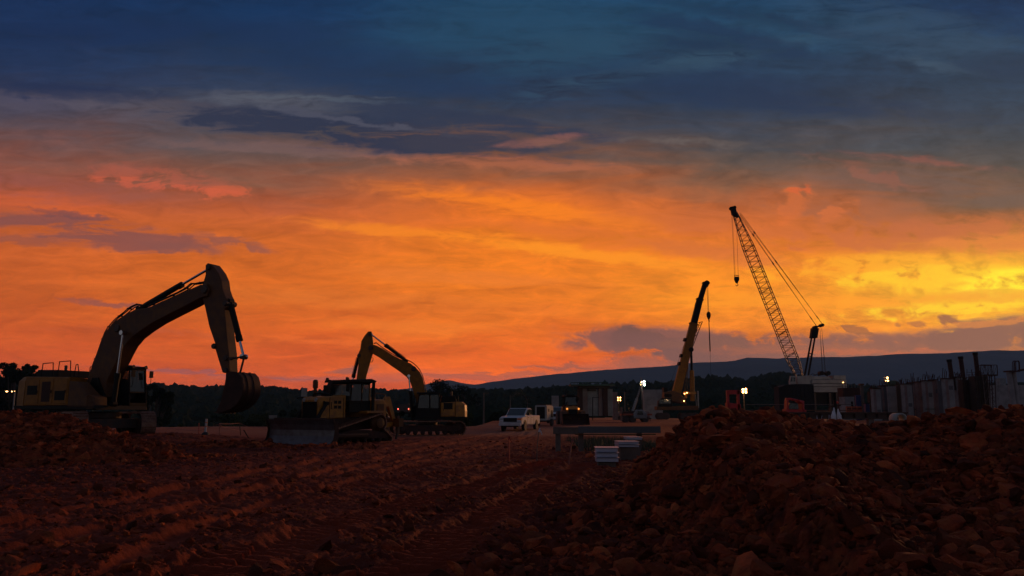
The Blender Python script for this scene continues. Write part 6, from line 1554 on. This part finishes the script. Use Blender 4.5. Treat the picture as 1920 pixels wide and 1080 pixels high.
# ================================================================== trees, hills, air
def leaf_cloud(n, centres, rad, size, seed, droop=0.0):
    r = np.random.default_rng(seed); c = np.asarray(centres); k = r.integers(0, len(c), n)
    d = r.normal(size=(n, 3)); d /= np.linalg.norm(d, axis=1)[:, None]; d *= (r.uniform(.25, 1, n) ** .45)[:, None]
    P = c[k, :3] + d * c[k, 3:4] * np.array([1, 1, .75])
    a = r.normal(size=(n, 3)); a /= np.linalg.norm(a, axis=1)[:, None]; b = np.cross(a, r.normal(size=(n, 3))); b /= np.linalg.norm(b, axis=1)[:, None]
    s = size * r.uniform(.6, 1.5, n)[:, None]; a = a * s; b = b * s * .6
    V = np.stack([P - a, P - b, P + a, P + b], 1).reshape(-1, 3); F = np.arange(n * 4).reshape(n, 4); return V, F
def tree(x, y, z, h, w, label, seed, leaves=1600, mt='leaf', name='tree', group=None, clump=14, base=.35, size=None):
    root = empty(name, (x, y, z), 0, label, 'tree', group); r = random.Random(seed)
    m = MB(); fork = h * base; m.tube((0, 0, -1), (r.uniform(-.1, .1), 0, fork), h * .028, h * .02, n=8)
    cs = []
    for k in range(clump):
        a = r.uniform(0, 6.28); q = r.uniform(.15, 1) ** .7; zz = h * r.uniform(base + .08, .93); rad = w / 2 * q * math.sqrt(max(0.05, 1 - ((zz / h - .58) / .52) ** 2))
        c = Vector((rad * math.cos(a), rad * math.sin(a), zz)); cr_ = w * r.uniform(.11, .2); cs.append((*c, cr_))
        m.tube((0, 0, fork * r.uniform(.8, 1)), c * .55 + Vector((0, 0, fork * .35)), h * .012, h * .008, n=5); m.tube(c * .55 + Vector((0, 0, fork * .35)), c, h * .008, h * .003, n=5)
    m.build('trunk', M['bark'], root)
    V, F = leaf_cloud(leaves, cs, None, size or max(.16, h * .022), seed); np_mesh('crown', V, F, M[mt], root)
    return root
def shrub(x, y, z, h, w, label, seed, leaves=900, mt='leaf2', name='shrub', group=None):
    root = empty(name, (x, y, z), 0, label, 'shrub', group); r = random.Random(seed); cs = []
    m = MB()
    for k in range(9):
        a = r.uniform(0, 6.28); q = r.uniform(0, .5) * w; c = (q * math.cos(a), q * math.sin(a), h * r.uniform(.25, .85)); cs.append((*c, w * r.uniform(.14, .24)))
        m.tube((0, 0, -.3), c, .05, .02, n=5)
    m.build('stem', M['bark'], root); V, F = leaf_cloud(leaves, cs, None, .16, seed); np_mesh('foliage', V, F, M[mt], root)
# hill profile in the photo, as height of the tree tops seen from the camera
RX = [-500, 0, 60, 130, 250, 300, 340, 380, 420, 450, 490, 520, 560, 600, 700, 740, 800, 880, 960, 1000, 1060, 1090, 1150, 1200, 1260, 1300, 1340, 1380, 1395, 1440, 1465, 1490, 1560, 1620, 1700, 1800, 1920, 2500]
RY = [712, 712, 712, 714, 720, 724, 726, 730, 729, 733, 728, 728, 734, 735, 731, 736, 738, 737, 737, 735, 730, 727, 728, 724, 722, 714, 712, 715, 719, 706, 705, 710, 722, 730, 728, 726, 726, 726]
# wooded hills, one sheet from the valley floor to the ridge
azh = np.radians(np.linspace(-46, 46, 300)); rh = np.geomspace(84, 2200, 130); A_, R_ = np.meshgrid(azh, rh)
hx, hy = np.sin(A_) * R_, np.cos(A_) * R_; pxh = 960 + FP * np.tan(A_)
RD = 1150.0
ridge = (HOR - 12 + 0 - np.interp(pxh, RX, RY)) * (RD / FP) * 1.0 / np.cos(A_) * 1.0 + 1.6 - 2.0 + (0)
def hill_z(x, y):
    r = np.hypot(x, y); a = np.arctan2(x, y); p = 960 + FP * np.tan(a); yv = y
    top = (HOR - np.interp(p, RX, RY)) * (RD / FP) + 1.6 - 9.5          # ground under ridge trees at y = RD
    t = sstep(230, RD, yv); u = np.clip((yv - 230) / (RD - 230), 0, 1)
    valley = np.where(p < 880, -14.0, -3.5); valley = valley + (sstep(820, 960, p) * 0)
    z = valley + (top - valley) * (0.45 * u + 0.55 * t) + 5.0 * fbm(x / 120, y / 120, 3, 77) * sstep(150, 400, yv) * (1 - sstep(RD * .85, RD, yv))
    return np.where(yv > RD, top - (yv - RD) * .05, z)
hz_ = hill_z(hx, hy) - np.where(R_ < 90, 0.0, 0.0)
hz_ = np.where(R_ < 300, np.minimum(hz_, np.where(pxh < 880, -13.5, -1.2)), hz_)
n1, n2 = hx.shape; ii = np.arange(n1 * n2).reshape(n1, n2); F = np.stack([ii[:-1, :-1], ii[:-1, 1:], ii[1:, 1:], ii[1:, :-1]], -1).reshape(-1, 4)[:, ::-1]
np_mesh('hills', np.stack([hx.ravel(), hy.ravel(), hz_.ravel()], 1), F, M['leaf'], smooth=True, kind='structure')
# the woods on them
rf_ = np.random.default_rng(91)
def woods(n, y0, y1, s0, s1, seed, sub=1, px0=-60, px1=1990, keep=None, lumpy=.06):
    yy = np.sqrt(rf_.uniform(y0 ** 2, y1 ** 2, n)); p = rf_.uniform(px0, px1, n); xx = (p - 960) / FP * yy
    if keep is not None: k = keep(xx, yy, p); xx, yy = xx[k], yy[k]
    z = hill_z(xx, yy); S = rf_.uniform(s0, s1, len(xx)); r = np.random.default_rng(seed); v, f = ico(sub); nv = len(v)
    pool = np.array([v * (1 + np.array([[mnoise.noise(Vector(q) * 1.7 + Vector((k * 3.7, 0, 0)))] for q in v]) * .7 + r.normal(size=(nv, 1)) * lumpy) * np.array([1, 1, r.uniform(.8, 1.15)]) for k in range(30)])[r.integers(0, 30, len(xx))]
    P3 = np.stack([xx, yy, z + S * .7], 1); Q = pool * S[:, None, None] + P3[:, None, :]; FF = f[None] + (np.arange(len(xx)) * nv)[:, None, None]
    return Q.reshape(-1, 3), FF.reshape(-1, 3)
W1 = cat2(woods(2600, 300, 640, 2.6, 5.0, 5, 2), woods(4200, 600, 1120, 3.8, 7.0, 55, 2))
W2 = woods(1500, 1100, 1165, 3.0, 6.5, 6, 2)
W3 = woods(1500, 130, 330, 2.5, 4.5, 7, 2, -40, 860)
W4 = woods(700, 200, 330, 2.2, 3.6, 8, 2, 860, 1980)
Vw, Fw = cat2(cat2(cat2(W1, W2), W3), W4)
np_mesh('forest', Vw, Fw, M['leaf'], smooth=False, kind='stuff', label='dark wooded hills behind the building site', cat='forest')
# leaf tufts that break the skyline of the ridge
yy = rf_.uniform(1100, 1160, 5000); p = rf_.uniform(-60, 1990, 5000); xx = (p - 960) / FP * yy; zz = hill_z(xx, yy)
cs = np.stack([xx, yy, zz + rf_.uniform(3, 9.5, 5000) * (.6 + .8 * (vnoise(p / 14, p * 0, 3) + .5)), rf_.uniform(1.2, 2.6, 5000)], 1)
V, F = leaf_cloud(60000, cs, None, .8, 44); np_mesh('treetop_foliage', V, F, M['leaf'], kind='stuff', label='ragged treetops along the far wooded ridge', cat='forest')
# trees one can tell apart
def tr(px, top, Y, wpx, label, seed, leaves=1800, base_z=-8, mt='leaf', clump=14, **k):
    q = at(px, top, Y); tree(q.x, Y, base_z, q.z - base_z, wpx * Y / FP, label, seed, leaves, mt, clump=clump, **k)
G_ = 'trees behind the large excavator'
tr(43, 665, 230, 36, 'tallest tree above the large excavator tail, with open round crown', 1, 3600, group=G_, clump=20, base=.4, size=.30)
tr(12, 674, 235, 44, 'dense dark tree at the very left edge', 2, 3400, group=G_, clump=20, size=.32)
tr(-12, 672, 220, 50, 'dark tree cut by the left edge of the picture', 12, 2600, group=G_, clump=18, size=.32)
tr(60, 677, 226, 30, 'smaller dark tree right of the tallest open crowned tree', 3, 2600, group=G_, clump=16, size=.30)
tr(84, 678, 224, 26, 'round crowned tree above the exhaust of the large excavator', 4, 2400, group=G_, clump=14, size=.30)
tr(30, 684, 215, 60, 'broad low dark tree filling the gap under the tallest tree', 5, 4200, group=G_, clump=24, size=.34)
tr(72, 690, 210, 60, 'broad dark tree just behind the excavator counterweight', 6, 4200, group=G_, clump=24, size=.34)
tr(108, 692, 228, 34, 'low tree behind the excavator handrails', 7, 2400, group=G_, clump=16, size=.30)
tr(132, 700, 225, 40, 'flat topped tree behind the excavator engine cover', 8, 2600, group=G_, clump=16, size=.30)
tr(160, 705, 220, 44, 'dark tree behind the foot of the excavator boom', 9, 2600, group=G_, clump=16, size=.30)
tr(278, 712, 210, 40, 'dark tree just right of the excavator cab mirror', 10, 3000, group=G_, clump=18, size=.30)
tr(296, 722, 190, 54, 'broad dark tree right of the large excavator, lower than its neighbour', 11, 3600, group=G_, clump=22, size=.30)
for k, (px, top, wp, Y, l) in enumerate(((848, 713, 84, 330, 'broad open crowned tree rising above the short tailed excavator'), (826, 722, 26, 335, 'left companion of the broad open crowned tree'), (864, 723, 24, 332, 'right companion of the broad open crowned tree'), (882, 730, 16, 340, 'small tree at the right end of the group above the short tailed excavator'), (897, 731, 15, 345, 'lone small tree left of the utility pole'))):
    tr(px, top, Y, wp, l, 30 + k, 6500 if k == 0 else 1600, -6, group='tree group above the short tailed excavator', clump=34 if k == 0 else 12, size=.34, base=.3)
def bushes():
    spec = [(330, 782, 100, 30), (352, 776, 120, 44), (398, 770, 140, 60), (432, 768, 150, 66), (468, 772, 130, 50), (505, 762, 160, 60), (540, 760, 150, 50), (566, 770, 130, 40), (600, 772, 120, 40), (880, 772, 120, 46), (925, 768, 130, 50), (720, 765, 120, 40), (745, 768, 118, 30)]
    pos = ['nearest the excavator track', 'behind the roped stakes', 'under the hanging bucket', 'just right of the hanging bucket', 'left of the bulldozer blade', 'above the left end of the bulldozer blade', 'left of the bulldozer sign board', 'behind the bulldozer grille', 'behind the bulldozer cab', 'right of the short tailed excavator', 'left of the white pickup', 'behind the bulldozer ripper', 'left of the short tailed excavator tracks']
    for k, ((px, top, Y, wp), l) in enumerate(zip(spec, pos)):
        q = at(px, top, Y); zb = -6 if px < 700 else -1.5; shrub(q.x, Y, zb, q.z - zb, wp * Y / FP, 'dark green bush beyond the site, ' + l, 60 + k, 1500, 'leaf2' if k % 2 else 'leaf', group='bushes beyond the edge of the site')
bushes()
# bare arching sapling behind the pickup
def sapling():
    Y = 115; q = at(975, 770, Y); root = empty('arching_sapling', (q.x, Y, .3), 0, 'pale arching branch with sparse leaves above the white pickup', 'tree')
    def L(px, py): p = at(px, py, Y); return (p.x - q.x, 0, p.z - .3)
    m = MB(); pts = smooth_line([L(988, 775), L(989, 755), L(984, 743), L(976, 737.5), L(966, 739), L(961, 746)], 4); m.path(pts, .05, 5); m.build('trunk', M['wood'], root)
    V, F = leaf_cloud(260, [(p[0], 0, p[2], .55) for p in pts[4:]], None, .10, 5); np_mesh('leaves', V, F, M['weed'], root)
sapling()
# weeds by the plank barrier
def weeds():
    r = np.random.default_rng(8); n = 2600; x = r.uniform(3.0, 7.2, n); y = r.uniform(33, 47, n); z, _ = ground_z(x, y); k = fbm(x, y, 3, 4) > -.12; x, y, z = x[k], y[k], z[k]; n = len(x)
    h = r.uniform(.12, .42, n); a = r.uniform(0, 6.28, n); dx, dy = np.cos(a) * .02, np.sin(a) * .02; lx, ly = r.normal(size=n) * .1, r.normal(size=n) * .1
    V = np.stack([np.stack([x - dx, y - dy, z], 1), np.stack([x + dx, y + dy, z], 1), np.stack([x + lx, y + ly, z + h], 1)], 1).reshape(-1, 3)
    np_mesh('weeds', V, np.arange(n * 3).reshape(n, 3), M['weed'], kind='stuff', label='patch of dark green weeds behind the plank barrier', cat='weeds')
weeds()
# long mountain
MX = [-600, 600, 735, 780, 815, 845, 865, 890, 930, 980, 1030, 1080, 1130, 1200, 1250, 1300, 1345, 1375, 1400, 1460, 1520, 1600, 1680, 1770, 1830, 1870, 1920, 2300, 2800]
MY = [745, 740, 733, 727, 717, 713.5, 718, 722, 716, 709, 704, 699, 695, 690, 687, 681, 680, 677, 671, 673, 671, 670, 665, 663, 660, 657.5, 658, 662, 690]
MD = 4200.0
xm = np.linspace(-3600, 4800, 640); ym = np.linspace(MD - 1500, MD + 700, 60); XM, YM = np.meshgrid(xm, ym)
pm = 960 + XM / MD * FP; crest = (HOR - np.interp(pm, MX, MY)) * MD / FP + 1.6
tt = (YM - (MD - 1500)) / 1500; zmn = crest * np.clip(tt, 0, 1) ** 1.15 * 1.0 + fbm(XM / 300, YM / 300, 5, 13) * 90 * np.clip(tt, 0, 1) * np.clip(1.02 - tt, 0, 1) - 12 * (tt < .02)
zmn = np.where(tt > 1, crest - (YM - MD) * .25, zmn) + fbm(XM / 60, YM / 60, 3, 14) * 5 * (tt > .3)
n1, n2 = XM.shape; ii = np.arange(n1 * n2).reshape(n1, n2); F = np.stack([ii[:-1, :-1], ii[:-1, 1:], ii[1:, 1:], ii[1:, :-1]], -1).reshape(-1, 4)
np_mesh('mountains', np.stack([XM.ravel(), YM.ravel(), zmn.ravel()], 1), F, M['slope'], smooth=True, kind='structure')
# base plain under everything far away
m = MB(); m.add([(-9000, 380, -16), (9000, 380, -16), (9000, 9000, -16), (-9000, 9000, -16)], [(0, 1, 2, 3)]); m.build('terrain', M['leaf2'], kind='structure')
m = MB(); m.add([(-9000, -4000, -17), (9000, -4000, -17), (9000, 380, -17), (-9000, 380, -17)], [(0, 1, 2, 3)]); m.build('terrain', M['clay'], kind='structure')
# evening haze
hm = bpy.data.materials.new('haze'); hm.use_nodes = True; nt = hm.node_tree; nt.nodes.clear()
vo = nt.nodes.new('ShaderNodeVolumePrincipled'); vo.inputs['Color'].default_value = (.32, .54, .88, 1); vo.inputs['Density'].default_value = HAZE; vo.inputs['Anisotropy'].default_value = 0.0
ou = nt.nodes.new('ShaderNodeOutputMaterial'); nt.links.new(vo.outputs[0], ou.inputs['Volume'])
b = MB(); b.span((-9500, -4200, -18), (9500, 9200, 345)); ho = b.build('haze', hm, kind='stuff', label='thin blue evening haze over the valley', cat='haze')
